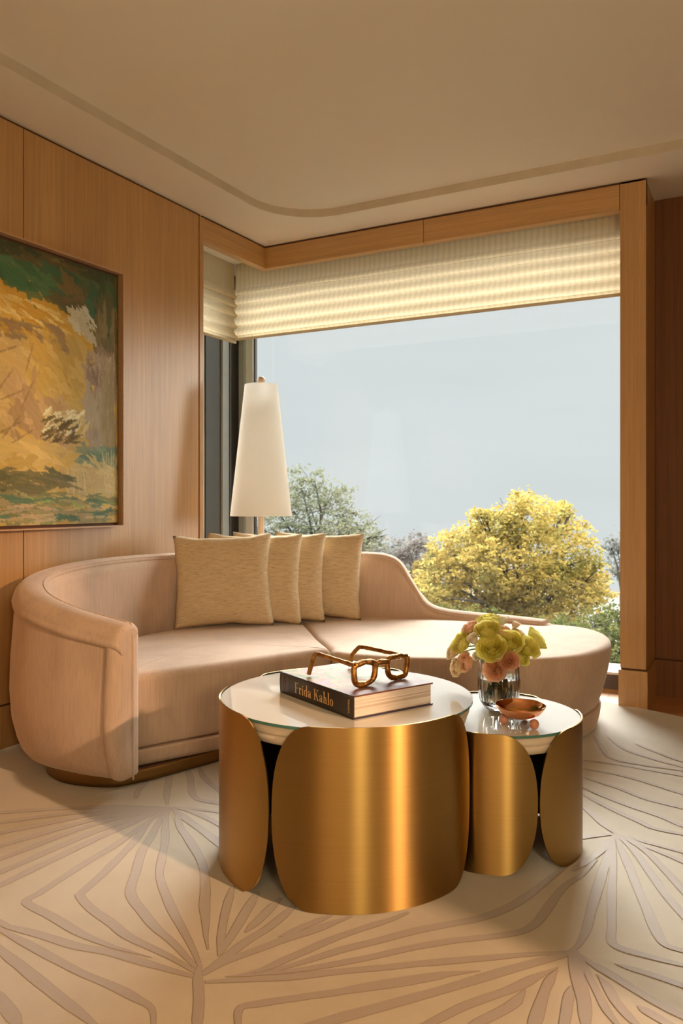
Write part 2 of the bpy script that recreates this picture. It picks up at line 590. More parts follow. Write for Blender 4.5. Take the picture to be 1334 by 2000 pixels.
# wall beyond the pillar, and the walls that close the room behind the camera
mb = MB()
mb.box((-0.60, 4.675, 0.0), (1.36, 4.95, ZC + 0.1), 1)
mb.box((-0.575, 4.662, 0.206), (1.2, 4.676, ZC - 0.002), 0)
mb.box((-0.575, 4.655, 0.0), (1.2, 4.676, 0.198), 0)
struct('wall_back', mb, [M['wood_shaded'], M['wood_gap']])
mb = MB()
mb.box((1.2, 1.34, 0.0), (1.36, 4.68, ZC + 0.1))
mb.box((4.0, -3.1, 0.0), (4.15, 1.34, ZC + 0.1))
mb.box((1.2, 1.34, 0.0), (4.15, 1.48, ZC + 0.1))
struct('wall_right', mb, M['wood_z'])
mb = MB()
mb.box((-3.05, -3.25, 0.0), (4.15, -3.1, ZC + 0.1))
struct('wall_front', mb, M['wood_z'])

# window_1: the wide picture window; window_2: its return at the left of the corner
w1 = empty('window_1', (-2.0, 4.76, 0.0)); w1['kind'] = S
def wpart(name, parent, mat, boxes, **kw):
    mb = MB()
    L = parent.location
    for lo, hi in boxes:
        mb.box(tuple(lo[i] - L[i] for i in range(3)), tuple(hi[i] - L[i] for i in range(3)))
    return mb.build(name, mat, parent, **kw)
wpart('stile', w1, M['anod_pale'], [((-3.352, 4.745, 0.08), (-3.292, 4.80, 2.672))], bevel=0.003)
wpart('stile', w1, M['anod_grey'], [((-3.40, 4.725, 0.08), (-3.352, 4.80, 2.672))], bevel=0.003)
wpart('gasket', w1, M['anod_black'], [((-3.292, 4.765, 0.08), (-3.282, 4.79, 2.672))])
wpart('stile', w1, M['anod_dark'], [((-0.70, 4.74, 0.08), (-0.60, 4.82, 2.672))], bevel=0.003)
wpart('corner_post', w1, M['anod_black'], [((-3.62, 4.69, 0.0), (-3.40, 4.90, 2.672)), ((-3.47, 4.62, 0.0), (-3.40, 4.70, 2.672))], bevel=0.004)
wpart('sill', w1, M['sill_top'], [((-3.40, 4.690, 0.084), (-0.58, 4.95, 0.098))], bevel=0.002)
wpart('sill_face', w1, M['sill_dark'], [((-3.40, 4.70, 0.0), (-0.58, 4.95, 0.084))])
wpart('pane', w1, M['pane'], [((-3.30, 4.782, 0.09), (-0.64, 4.788, 2.672))])
w2 = empty('window_2', (-3.46, 4.1, 0.0)); w2['kind'] = S
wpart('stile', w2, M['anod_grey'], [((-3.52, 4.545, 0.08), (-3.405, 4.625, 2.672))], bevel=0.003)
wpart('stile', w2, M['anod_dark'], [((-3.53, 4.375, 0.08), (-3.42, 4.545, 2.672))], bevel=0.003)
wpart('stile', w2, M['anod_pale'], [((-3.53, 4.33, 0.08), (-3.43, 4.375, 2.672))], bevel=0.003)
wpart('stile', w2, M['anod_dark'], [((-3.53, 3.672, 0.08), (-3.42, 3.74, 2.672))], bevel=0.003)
wpart('sill', w2, M['sill_top'], [((-3.62, 3.672, 0.084), (-3.40, 4.69, 0.098))], bevel=0.002)
wpart('sill_face', w2, M['sill_dark'], [((-3.62, 3.672, 0.0), (-3.41, 4.69, 0.084))])
wpart('pane', w2, M['pane'], [((-3.482, 3.74, 0.09), (-3.476, 4.34, 2.672))])

# ------------------------------------------------------------------ outside: grass far below and the trees
mb = MB()
mb.box((-90, 6.0, -9.2), (50, 92, -9.0))
struct('ground', mb, plain('park_grass', (0.0112, 0.0128, 0.0067), 0.95))


def crown_mesh(blobs, n, size, seed, fill=0.62):
    rng = np.random.default_rng(seed)
    B = np.array(blobs)
    vol = B[:, 3] * B[:, 3] * B[:, 4]
    vol = vol ** 0.75
    idx = rng.choice(len(B), n, p=vol / vol.sum())
    d = rng.normal(size=(n, 3)); d /= np.linalg.norm(d, axis=1)[:, None]
    # twigs: leaves gather round sub-centres so the crown reads as tufts
    r = rng.uniform(fill, 1.0, n) + rng.exponential(0.06, n)
    c = B[idx]
    p = c[:, :3] + d * r[:, None] * np.stack([c[:, 3], c[:, 3], c[:, 4]], 1)
    k = max(40, n // 22)
    tuft = p[rng.integers(0, n, k)]
    own = rng.integers(0, k, n)
    use = rng.random(n) < 0.72
    off = rng.normal(size=(n, 3)) * np.array([0.16, 0.16, 0.09]) * (size / 0.13) * 1.1
    p[use] = tuft[own[use]] + off[use]
    u = rng.normal(size=(n, 3)); u[:, 2] *= 0.55; u /= np.linalg.norm(u, axis=1)[:, None]
    w = rng.normal(size=(n, 3)); w -= (w * u).sum(1)[:, None] * u; w /= np.linalg.norm(w, axis=1)[:, None]
    s = size * rng.uniform(0.55, 1.25, n)[:, None]
    V = np.empty((n, 4, 3))
    V[:, 0] = p - u * s; V[:, 1] = p + w * s * 0.55; V[:, 2] = p + u * s; V[:, 3] = p - w * s * 0.55
    return V.reshape(-1, 3)


def tree(label, blobs, base, n, size, mat, bark, seed, group=None, limbs=14, rad=0.16, fill=0.62, name='tree'):
    t = empty(name, base)
    tag(t, label, 'tree', group)
    V = crown_mesh(blobs, n, size, seed, fill) - np.array(base)
    me = bpy.data.meshes.new('foliage')
    F = np.arange(len(V)).reshape(-1, 4)
    me.from_pydata(V.tolist(), [], F.tolist())
    me.materials.append(mat)
    me.update()
    f = bpy.data.objects.new('foliage', me); COL.objects.link(f); f.parent = t
    rng = random.Random(seed)
    mb = MB()
    B = [np.array(q) for q in blobs]
    mid = np.mean([q[:3] for q in B], axis=0)
    fork = np.array([base[0] * 0.6 + mid[0] * 0.4, base[1] * 0.6 + mid[1] * 0.4, mid[2] - 2.2]) - np.array(base)
    mb.tube([(0, 0, 0), tuple(fork * 0.5 + np.array([0.1, 0, 0])), tuple(fork)], rad, 8, radii=[rad * 1.3, rad, rad * 0.85])
    for q in B:
        for k in range(2):
            e = q[:3] - np.array(base) + np.array([rng.uniform(-.6, .6) * q[3], rng.uniform(-.6, .6) * q[3], rng.uniform(-.2, .5) * q[4]])
            mdp = fork * 0.5 + e * 0.5 + np.array([rng.uniform(-.3, .3), rng.uniform(-.3, .3), rng.uniform(-.1, .5)])
            mb.tube([tuple(fork), tuple(mdp), tuple(e)], rad, 6, radii=[rad * 0.55, rad * 0.3, rad * 0.08])
            for j in range(3):
                e2 = e + np.array([rng.uniform(-1, 1) * q[3] * .6, rng.uniform(-1, 1) * q[3] * .6, rng.uniform(-.3, .45) * q[4]])
                mb.tube([tuple(mdp * 0.35 + e * 0.65), tuple(e2)], 0.02, 4, radii=[rad * 0.16, rad * 0.04])
    mb.build('trunk', bark, t, recalc=False)
    return t


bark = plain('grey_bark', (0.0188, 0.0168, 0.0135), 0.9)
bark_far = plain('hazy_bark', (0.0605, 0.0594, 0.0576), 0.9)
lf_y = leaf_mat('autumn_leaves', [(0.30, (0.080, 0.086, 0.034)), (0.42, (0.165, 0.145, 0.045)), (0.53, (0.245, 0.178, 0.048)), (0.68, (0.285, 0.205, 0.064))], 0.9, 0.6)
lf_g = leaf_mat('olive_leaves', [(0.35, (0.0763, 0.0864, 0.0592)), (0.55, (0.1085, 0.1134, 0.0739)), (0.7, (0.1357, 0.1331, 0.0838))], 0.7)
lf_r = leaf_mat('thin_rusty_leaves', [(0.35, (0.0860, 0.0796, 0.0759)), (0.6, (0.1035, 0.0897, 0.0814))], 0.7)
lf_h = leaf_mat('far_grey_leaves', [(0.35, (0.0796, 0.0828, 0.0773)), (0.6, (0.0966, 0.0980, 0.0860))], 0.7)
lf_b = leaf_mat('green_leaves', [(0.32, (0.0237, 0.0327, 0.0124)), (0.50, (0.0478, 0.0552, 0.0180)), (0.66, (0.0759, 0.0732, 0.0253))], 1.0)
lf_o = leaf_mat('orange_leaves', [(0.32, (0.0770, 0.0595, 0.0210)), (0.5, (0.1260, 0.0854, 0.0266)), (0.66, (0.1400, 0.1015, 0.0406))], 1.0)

tree('large golden autumn tree filling the right half of the window',
     [(-6.81, 24.74, 0.55, 1.12, 0.8), (-8.1, 25.18, 0.03, 1.24, 0.75), (-6.52, 27.17, 0.17, 0.95, 0.78), (-5.65, 25.94, -0.6, 0.9, 0.98), (-9.15, 25.18, -0.75, 1.18, 0.85), (-7.23, 24.52, -0.88, 1.75, 1.12), (-9.56, 24.39, -1.46, 1.08, 0.75), (-8.86, 25.9, -2.07, 1.9, 1.03), (-6.51, 25.47, -1.9, 1.79, 1.14), (-5.58, 27.11, -1.85, 1.01, 1.01), (-9.61, 23.22, -2.08, 0.8, 0.56), (-7.52, 25.5, -2.95, 2.32, 1.0), (-7.35, 26.72, 1.06, 0.41, 0.34), (-8.23, 24.54, 0.57, 0.42, 0.33), (-6.17, 26.79, 0.77, 0.37, 0.3), (-4.91, 25.77, -1.52, 0.48, 0.88)],
     (-7.2, 25.4, -9.0), 42000, 0.072, lf_y, bark, 3, fill=0.35)
tree('tall thin-leaved olive green tree behind the floor lamp shade',
     [(-20.75, 34.71, 1.78, 1.29, 1.24), (-22.51, 35.57, 0.87, 1.61, 1.61), (-21.17, 38.12, 0.87, 1.53, 1.39), (-20.7, 35.65, -0.57, 2.1, 1.45), (-19.82, 37.94, -0.36, 1.37, 1.23), (-18.03, 36.18, -1.05, 1.03, 0.9), (-22.51, 35.57, -1.14, 1.61, 1.34), (-24.84, 36.13, -0.11, 1.39, 1.67), (-17.92, 37.15, -0.83, 0.47, 0.66)],
     (-21.2, 36.2, -9.0), 9500, 0.095, lf_g, bark, 5, rad=0.2, fill=0.2)
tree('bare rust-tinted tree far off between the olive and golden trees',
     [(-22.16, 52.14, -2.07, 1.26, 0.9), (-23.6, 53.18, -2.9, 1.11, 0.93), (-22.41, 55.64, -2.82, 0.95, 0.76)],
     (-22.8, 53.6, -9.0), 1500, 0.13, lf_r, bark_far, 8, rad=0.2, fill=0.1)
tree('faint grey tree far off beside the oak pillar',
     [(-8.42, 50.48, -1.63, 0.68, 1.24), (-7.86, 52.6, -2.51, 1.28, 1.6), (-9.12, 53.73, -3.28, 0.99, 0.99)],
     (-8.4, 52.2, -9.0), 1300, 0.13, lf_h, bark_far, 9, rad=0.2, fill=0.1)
tree('green leafy tree low at the right beside the oak pillar',
     [(-3.89, 19.5, -2.36, 0.97, 0.73), (-4.88, 20.1, -2.35, 0.77, 0.57), (-3.83, 21.8, -2.18, 0.6, 0.6), (-3.34, 20.37, -3.07, 1.0, 0.75), (-4.54, 20.85, -3.54, 1.18, 0.65), (-2.83, 20.07, -2.48, 0.73, 0.97), (-4.3, 20.3, -4.3, 1.4, 0.8)],
     (-4.1, 20.4, -9.0), 13000, 0.064, lf_b, bark, 11, fill=0.3)
tree('green and yellow tree just above the low end of the sofa back',
     [(-7.59, 20.91, -2.27, 1.12, 0.49), (-8.84, 21.37, -2.49, 0.88, 0.44), (-7.07, 23.46, -2.95, 1.07, 0.54), (-5.75, 22.47, -3.13, 1.15, 0.57), (-7.0, 22.0, -3.6, 2.0, 0.9)],
     (-7.1, 22.0, -9.0), 12000, 0.064, lf_b, bark, 12, fill=0.3)
tree('small orange tree left of the golden tree',
     [(-12.76, 30.84, -1.73, 0.55, 0.47), (-13.64, 31.28, -2.45, 0.65, 0.56), (-14.16, 31.91, -3.42, 0.71, 0.58), (-14.05, 30.6, -1.98, 0.3, 0.3), (-12.9, 31.2, -3.0, 0.9, 0.8)],
     (-13.4, 31.2, -9.0), 4500, 0.07, lf_o, bark, 13, fill=0.3)

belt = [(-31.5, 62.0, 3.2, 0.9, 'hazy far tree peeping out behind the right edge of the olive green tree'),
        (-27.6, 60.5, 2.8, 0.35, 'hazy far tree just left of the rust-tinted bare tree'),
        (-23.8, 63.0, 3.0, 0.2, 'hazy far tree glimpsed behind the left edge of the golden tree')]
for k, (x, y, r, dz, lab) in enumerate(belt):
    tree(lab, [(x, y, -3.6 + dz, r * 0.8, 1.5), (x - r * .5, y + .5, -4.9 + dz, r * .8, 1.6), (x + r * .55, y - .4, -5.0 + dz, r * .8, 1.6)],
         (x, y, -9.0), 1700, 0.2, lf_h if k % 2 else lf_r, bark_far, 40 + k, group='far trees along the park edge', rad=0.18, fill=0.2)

# ------------------------------------------------------------------ blinds
FOLDS = [2.455, 2.395, 2.33, 2.255, 2.185]
def blind(name, label, p0, p1, inward, ztop, group, zshift=0.0):
    """folded roman blind between two plan points; inward = unit vector into the room"""
    root = empty(name, (0.5 * (p0[0] + p1[0]), 0.5 * (p0[1] + p1[1]), 2.15))
    tag(root, label, 'blind', group)
    L = root.location
    prof = [(0.0, ztop), (0.004, 2.50)]
    zprev = 2.50
    for k, z in enumerate(FOLDS):
        z = z + zshift
        dep = 0.026 + 0.002 * k
        zt = zprev
        h = zt - z
        prof += [(0.006, zt - 0.10 * h), (0.014, zt - 0.35 * h), (dep * 0.85, zt - 0.65 * h), (dep, zt - 0.9 * h), (dep - 0.003, z - 0.004), (dep - 0.012, z - 0.006), (0.006, z)]
        zprev = z
    zb = 2.148 + zshift
    prof += [(0.012, zprev - 0.004), (0.014, zb + 0.012)]
    n = max(6, int((Vector(p1) - Vector(p0)).length / 0.02))
    rows = []
    for i in range(n + 1):
        t = i / n
        x = p0[0] + (p1[0] - p0[0]) * t; y = p0[1] + (p1[1] - p0[1]) * t
        row = []
        for d, z in prof:
            amp = min(1.0, max(0.0, (2.5 - z) / 0.1))
            wz = 0.004 * amp * mnoise.noise(Vector((x * 3, y * 3, z * 4)))
            wd = 0.003 * amp * mnoise.noise(Vector((x * 22, y * 22, z * 7))) 
            row.append((x + inward[0] * (d + wd) - L[0], y + inward[1] * (d + wd) - L[1], z + wz - L[2]))
        rows.append(row)
    mb = MB(); mb.grid(rows, 0, True)
    o = mb.build('fabric', M['blind'], root, recalc=False)
    mb = MB()
    hx = abs(inward[1]); hy = abs(inward[0])
    a = Vector((*p0, 0)); c = Vector((*p1, 0)); iv = Vector((*inward, 0))
    q = [a + iv * 0.004, c + iv * 0.004, c + iv * 0.020, a + iv * 0.020]
    vs = [tuple(v + Vector((0, 0, zb)) - L) for v in q] + [tuple(v + Vector((0, 0, zb + 0.016)) - L) for v in q]
    mb.add(vs, [(0, 1, 2, 3), (7, 6, 5, 4), (0, 4, 5, 1), (1, 5, 6, 2), (2, 6, 7, 3), (3, 7, 4, 0)])
    mb.build('hem_bar', M['hem'], root, bevel=0.002)
    return root

blind('roman_blind', 'wide cream roman blind drawn up over the picture window', (-3.232, 4.46), (-0.706, 4.46), (0, -1), 2.67, 'cream roman blinds in the window recess')
blind('roman_blind', 'narrow cream roman blind on the short side of the window corner', (-3.24, 3.70), (-3.24, 4.452), (1, 0), 2.67, 'cream roman blinds in the window recess', -0.02)

# ------------------------------------------------------------------ painting on the left wall
def srgb(c):
    return tuple(((x / 255.0) / 12.92 if x / 255.0 <= 0.04045 else ((x / 255.0 + 0.055) / 1.055) ** 2.4) for x in c)

PY0, PY1, PZ0, PZ1 = 1.30, 2.957, 0.955, 2.165
NX, NZ = 400, 292
rng = np.random.default_rng(21)
img = np.zeros((NZ, NX, 3)); img[:] = srgb((196, 160, 92))
XX, TT = np.meshgrid(np.linspace(0, 1, NX), np.linspace(0, 1, NZ))
SS = ((PY0 + XX * (PY1 - PY0)) - 2.30) / 0.657          # 0..1 over the stretch nearest the window

def stroke(s, t, ln, wd, ang, col, alpha=0.9):
    ca, sa = math.cos(ang), math.sin(ang)
    dx = (SS - s); dy = (TT - t) * 1.85
    u = dx * ca + dy * sa; v = -dx * sa + dy * ca
    ph = rng.uniform(0, 6.28)
    edge = wd * (1 + 0.35 * np.sin(u / ln * 5 + ph) + 0.2 * np.sin(u / ln * 13 + ph * 2))
    mk = (np.abs(v) < edge) & (np.abs(u) < ln * (1 + 0.25 * np.sin(v / wd * 3 + ph)))
    streak = 1 + 0.04 * np.sin(v / wd * 7 + ph)
    c = np.array(srgb(col)) * rng.uniform(0.88, 1.12)
    img[mk] = img[mk] * (1 - alpha) + (c[None, :] * streak[mk][:, None]) * alpha

def patch(s0, s1, t0, t1, cols, n, ln, wd, ang=0.0, da=0.25, alpha=0.85):
    for _ in range(n):
        c = cols[rng.integers(0, len(cols))]
        stroke(rng.uniform(s0, s1), rng.uniform(t0, t1), ln * rng.uniform(.5, 1.4), wd * rng.uniform(.5, 1.4), ang + rng.normal() * da, c, alpha)

XA = -1.5
patch(XA, 1, 0.0, 1.0, [(196, 160, 96), (188, 150, 88), (204, 172, 112)], 160, .22, .06, .2)
patch(XA, .8, .14, .34, [(196, 150, 62), (186, 140, 58), (206, 160, 78)], 110, .2, .04, .25)
patch(XA, 1, .0, .075, [(62, 66, 44), (74, 70, 46), (96, 82, 52)], 90, .16, .035, .15)
patch(XA, .8, .055, .145, [(58, 92, 66), (66, 98, 68), (78, 104, 70)], 60, .16, .035, .25, .12)
patch(.45, .85, .08, .2, [(116, 92, 58), (96, 84, 54), (84, 90, 60)], 26, .12, .03, .3)
patch(.72, .98, .10, .24, [(56, 96, 70), (62, 84, 56), (72, 78, 50)], 26, .07, .04, 1.0)
patch(.82, 1.0, .05, .30, [(64, 72, 46), (74, 92, 60), (96, 88, 58)], 40, .12, .022, 1.5)
patch(.78, 1.0, .22, .44, [(116, 98, 60), (104, 92, 58), (132, 112, 76)], 60, .13, .02, 1.55, .1)
patch(-.1, .55, .19, .30, [(220, 192, 130), (210, 176, 112), (200, 156, 84)], 34, .09, .008, .3, .15)
patch(.56, .76, .16, .28, [(206, 196, 182), (190, 176, 156)], 14, .07, .022, .9, .15)
patch(XA, .55, .27, .37, [(150, 124, 92), (160, 132, 98), (142, 112, 84)], 50, .13, .022, .2, .15)
patch(XA, .45, .36, .70, [(206, 172, 118), (196, 160, 104), (212, 178, 122)], 80, .2, .05, .3)
patch(.25, .72, .34, .56, [(200, 164, 90), (208, 172, 104), (194, 154, 80)], 50, .15, .045, .8)
patch(.1, .5, .5, .72, [(186, 152, 112), (196, 160, 120), (178, 142, 104)], 26, .14, .04, 1.2)
patch(.70, .97, .34, .56, [(168, 142, 124), (152, 124, 108), (180, 156, 136), (134, 108, 92)], 90, .06, .02, 1.3, .4)
patch(.70, .94, .50, .72, [(170, 150, 136), (160, 138, 124), (176, 156, 138)], 44, .12, .03, 1.55, .08)
patch(.84, 1.0, .40, .74, [(150, 130, 96), (164, 140, 110)], 36, .16, .018, 1.55, .06)
patch(.34, .68, .575, .665, [(236, 224, 196), (240, 230, 210), (214, 192, 146)], 44, .05, .012, -.5, .3)
patch(.32, .60, .60, .69, [(92, 72, 34), (104, 82, 40), (120, 96, 50)], 36, .05, .010, -.5, .25)
patch(.66, .95, .71, .78, [(116, 132, 112), (104, 124, 108), (128, 140, 118)], 34, .08, .022, .1, .2)
patch(.60, 1.0, .78, .88, [(204, 178, 130), (196, 168, 118), (188, 160, 120)], 40, .12, .03, .2)
patch(XA, .45, .70, .82, [(210, 176, 112), (214, 180, 120), (202, 164, 92)], 50, .16, .035, .1)
for k in range(14):
    stroke(.50 + .014 * k + rng.normal() * .01, .84 + rng.normal() * .012, .10, .006, 1.5 + rng.normal() * .08, (204, 180, 136), .8)
for k in range(9):
    stroke(.86 + .016 * k, .80 + rng.normal() * .01, .13, .0055, 1.55 + rng.normal() * .05, (214, 192, 150), .8)
for k in range(12):
    stroke(rng.uniform(-.4, .3), rng.uniform(.38, .72), .10, .006, -0.7 + rng.normal() * .3, (146, 116, 78), .75)
patch(XA, .52, .81, .885, [(106, 100, 68), (120, 108, 78), (96, 94, 66)], 56, .12, .024, .1, .12)
patch(XA, 1.0, .885, 1.0, [(132, 128, 88), (148, 134, 98), (120, 120, 84), (166, 146, 112)], 110, .13, .018, .05, .1)
patch(XA, 1.0, .89, .99, [(88, 116, 94), (98, 124, 100), (80, 108, 88)], 46, .08, .014, 0.1, .12)
patch(XA, 1.0, .89, .99, [(150, 160, 96), (132, 148, 90)], 30, .07, .006, 0.1, .3)
patch(XA, 1.0, .93, .985, [(188, 160, 132), (180, 150, 124)], 22, .08, .010, 0.0, .1)

img[:, :, 1] *= 1.09; img[:, :, 0] *= 0.97; img = np.clip(img, 0, 0.9)
me = bpy.data.meshes.new('canvas')
ys = np.linspace(PY0, PY1, NX); zs = np.linspace(PZ1, PZ0, NZ)
Pc = ((PY0 + PY1) / 2, PZ0)
relief = rng.normal(size=(NZ, NX)) * 0.0003 + img.mean(axis=2) * 0.002
V = np.stack([relief, np.broadcast_to(ys[None, :] - Pc[0], (NZ, NX)), np.broadcast_to(zs[:, None] - Pc[1], (NZ, NX))], 2).reshape(-1, 3)
ii = np.arange((NZ - 1) * (NX - 1)); r_ = ii // (NX - 1); c_ = ii % (NX - 1)
a_ = r_ * NX + c_
F = np.stack([a_, a_ + NX, a_ + NX + 1, a_ + 1], 1)
me.from_pydata(V.tolist(), [], F.tolist())
ca = me.color_attributes.new('paint', 'FLOAT_COLOR', 'POINT')
rgba = np.ones((NZ * NX, 4), np.float32); rgba[:, :3] = img.reshape(-1, 3)
ca.data.foreach_set('color', rgba.ravel())
me.update()
m, nt, b = new_mat('oil_paint')
at = nt.nodes.new('ShaderNodeVertexColor'); at.layer_name = 'paint'
nt.links.new(at.outputs['Color'], b.inputs['Base Color'])
b.inputs['Roughness'].default_value = 0.55
b.inputs['Specular IOR Level'].default_value = 0.3
me.materials.append(m)
pt = empty('painting', (XL + 0.012, Pc[0], Pc[1]))
tag(pt, 'large framed abstract landscape painting in ochre and green on oak wall', 'painting')
co = bpy.data.objects.new('canvas', me); COL.objects.link(co); co.parent = pt; co.location = (0.018, 0, 0)
mb = MB()   # dark inner tray
mb.box((-0.012, PY0 - 0.014 - Pc[0], -0.014), (0.010, PY1 + 0.014 - Pc[0], PZ1 - PZ0 + 0.014))
mb.build('backing', M['wood_gap'], pt)
mb = MB()
h = PZ1 - PZ0; w0 = PY0 - Pc[0]; w1_ = PY1 - Pc[0]; g = 0.013; tk = 0.007; dp = 0.045
mb.box((-0.012, w0 - g - tk, h + g), (dp, w1_ + g + tk, h + g + tk))
mb.box((-0.012, w0 - g - tk, -g - tk), (dp, w1_ + g + tk, -g))
mb.box((-0.012, w1_ + g, -g), (dp, w1_ + g + tk, h + g))
mb.box((-0.012, w0 - g - tk, -g), (dp, w0 - g, h + g))
mb.build('frame', M['wood_frame'], pt)

# ------------------------------------------------------------------ rug
m, nt, b = new_mat('wool_rug')
f1 = noise_tex(nt, coords(nt, (1, 1, 1)), 5.0, 5, 0.6, 0.4)
f2 = noise_tex(nt, coords(nt, (1, 1, 1)), 900, 2, 0.6)
c1 = ramp(nt, f1, [(0.3, (0.455, 0.375, 0.255)), (0.5, (0.505, 0.42, 0.29)), (0.7, (0.55, 0.46, 0.325))])
nt.links.new(mixc(nt, c1, ramp(nt, f2, [(0.25, (0.78, 0.76, 0.74)), (0.6, (1, 1, 1))]), 0.7, 'MULTIPLY'), b.inputs['Base Color'])
b.inputs['Roughness'].default_value = 0.6; b.inputs['Specular IOR Level'].default_value = 0.6; b.inputs['Sheen Weight'].default_value = 0.8; b.inputs['Sheen Roughness'].default_value = 0.3
bump(nt, b, f2, 0.5, 0.003); M['rug'] = m
m, nt, b = new_mat('taupe_pile')
f2 = noise_tex(nt, coords(nt, (1, 1, 1)), 900, 2, 0.6)
nt.links.new(mixc(nt, (0.385, 0.31, 0.25), ramp(nt, f2, [(0.25, (0.78, 0.76, 0.74)), (0.6, (1, 1, 1))]), 0.7, 'MULTIPLY'), b.inputs['Base Color'])
b.inputs['Roughness'].default_value = 0.6; b.inputs['Specular IOR Level'].default_value = 0.6; b.inputs['Sheen Weight'].default_value = 0.8; b.inputs['Sheen Roughness'].default_value = 0.3
bump(nt, b, f2, 0.4, 0.003); M['rug_line'] = m
M['rug_cut'] = plain('carved_edge', (0.36, 0.27, 0.185), 0.95)

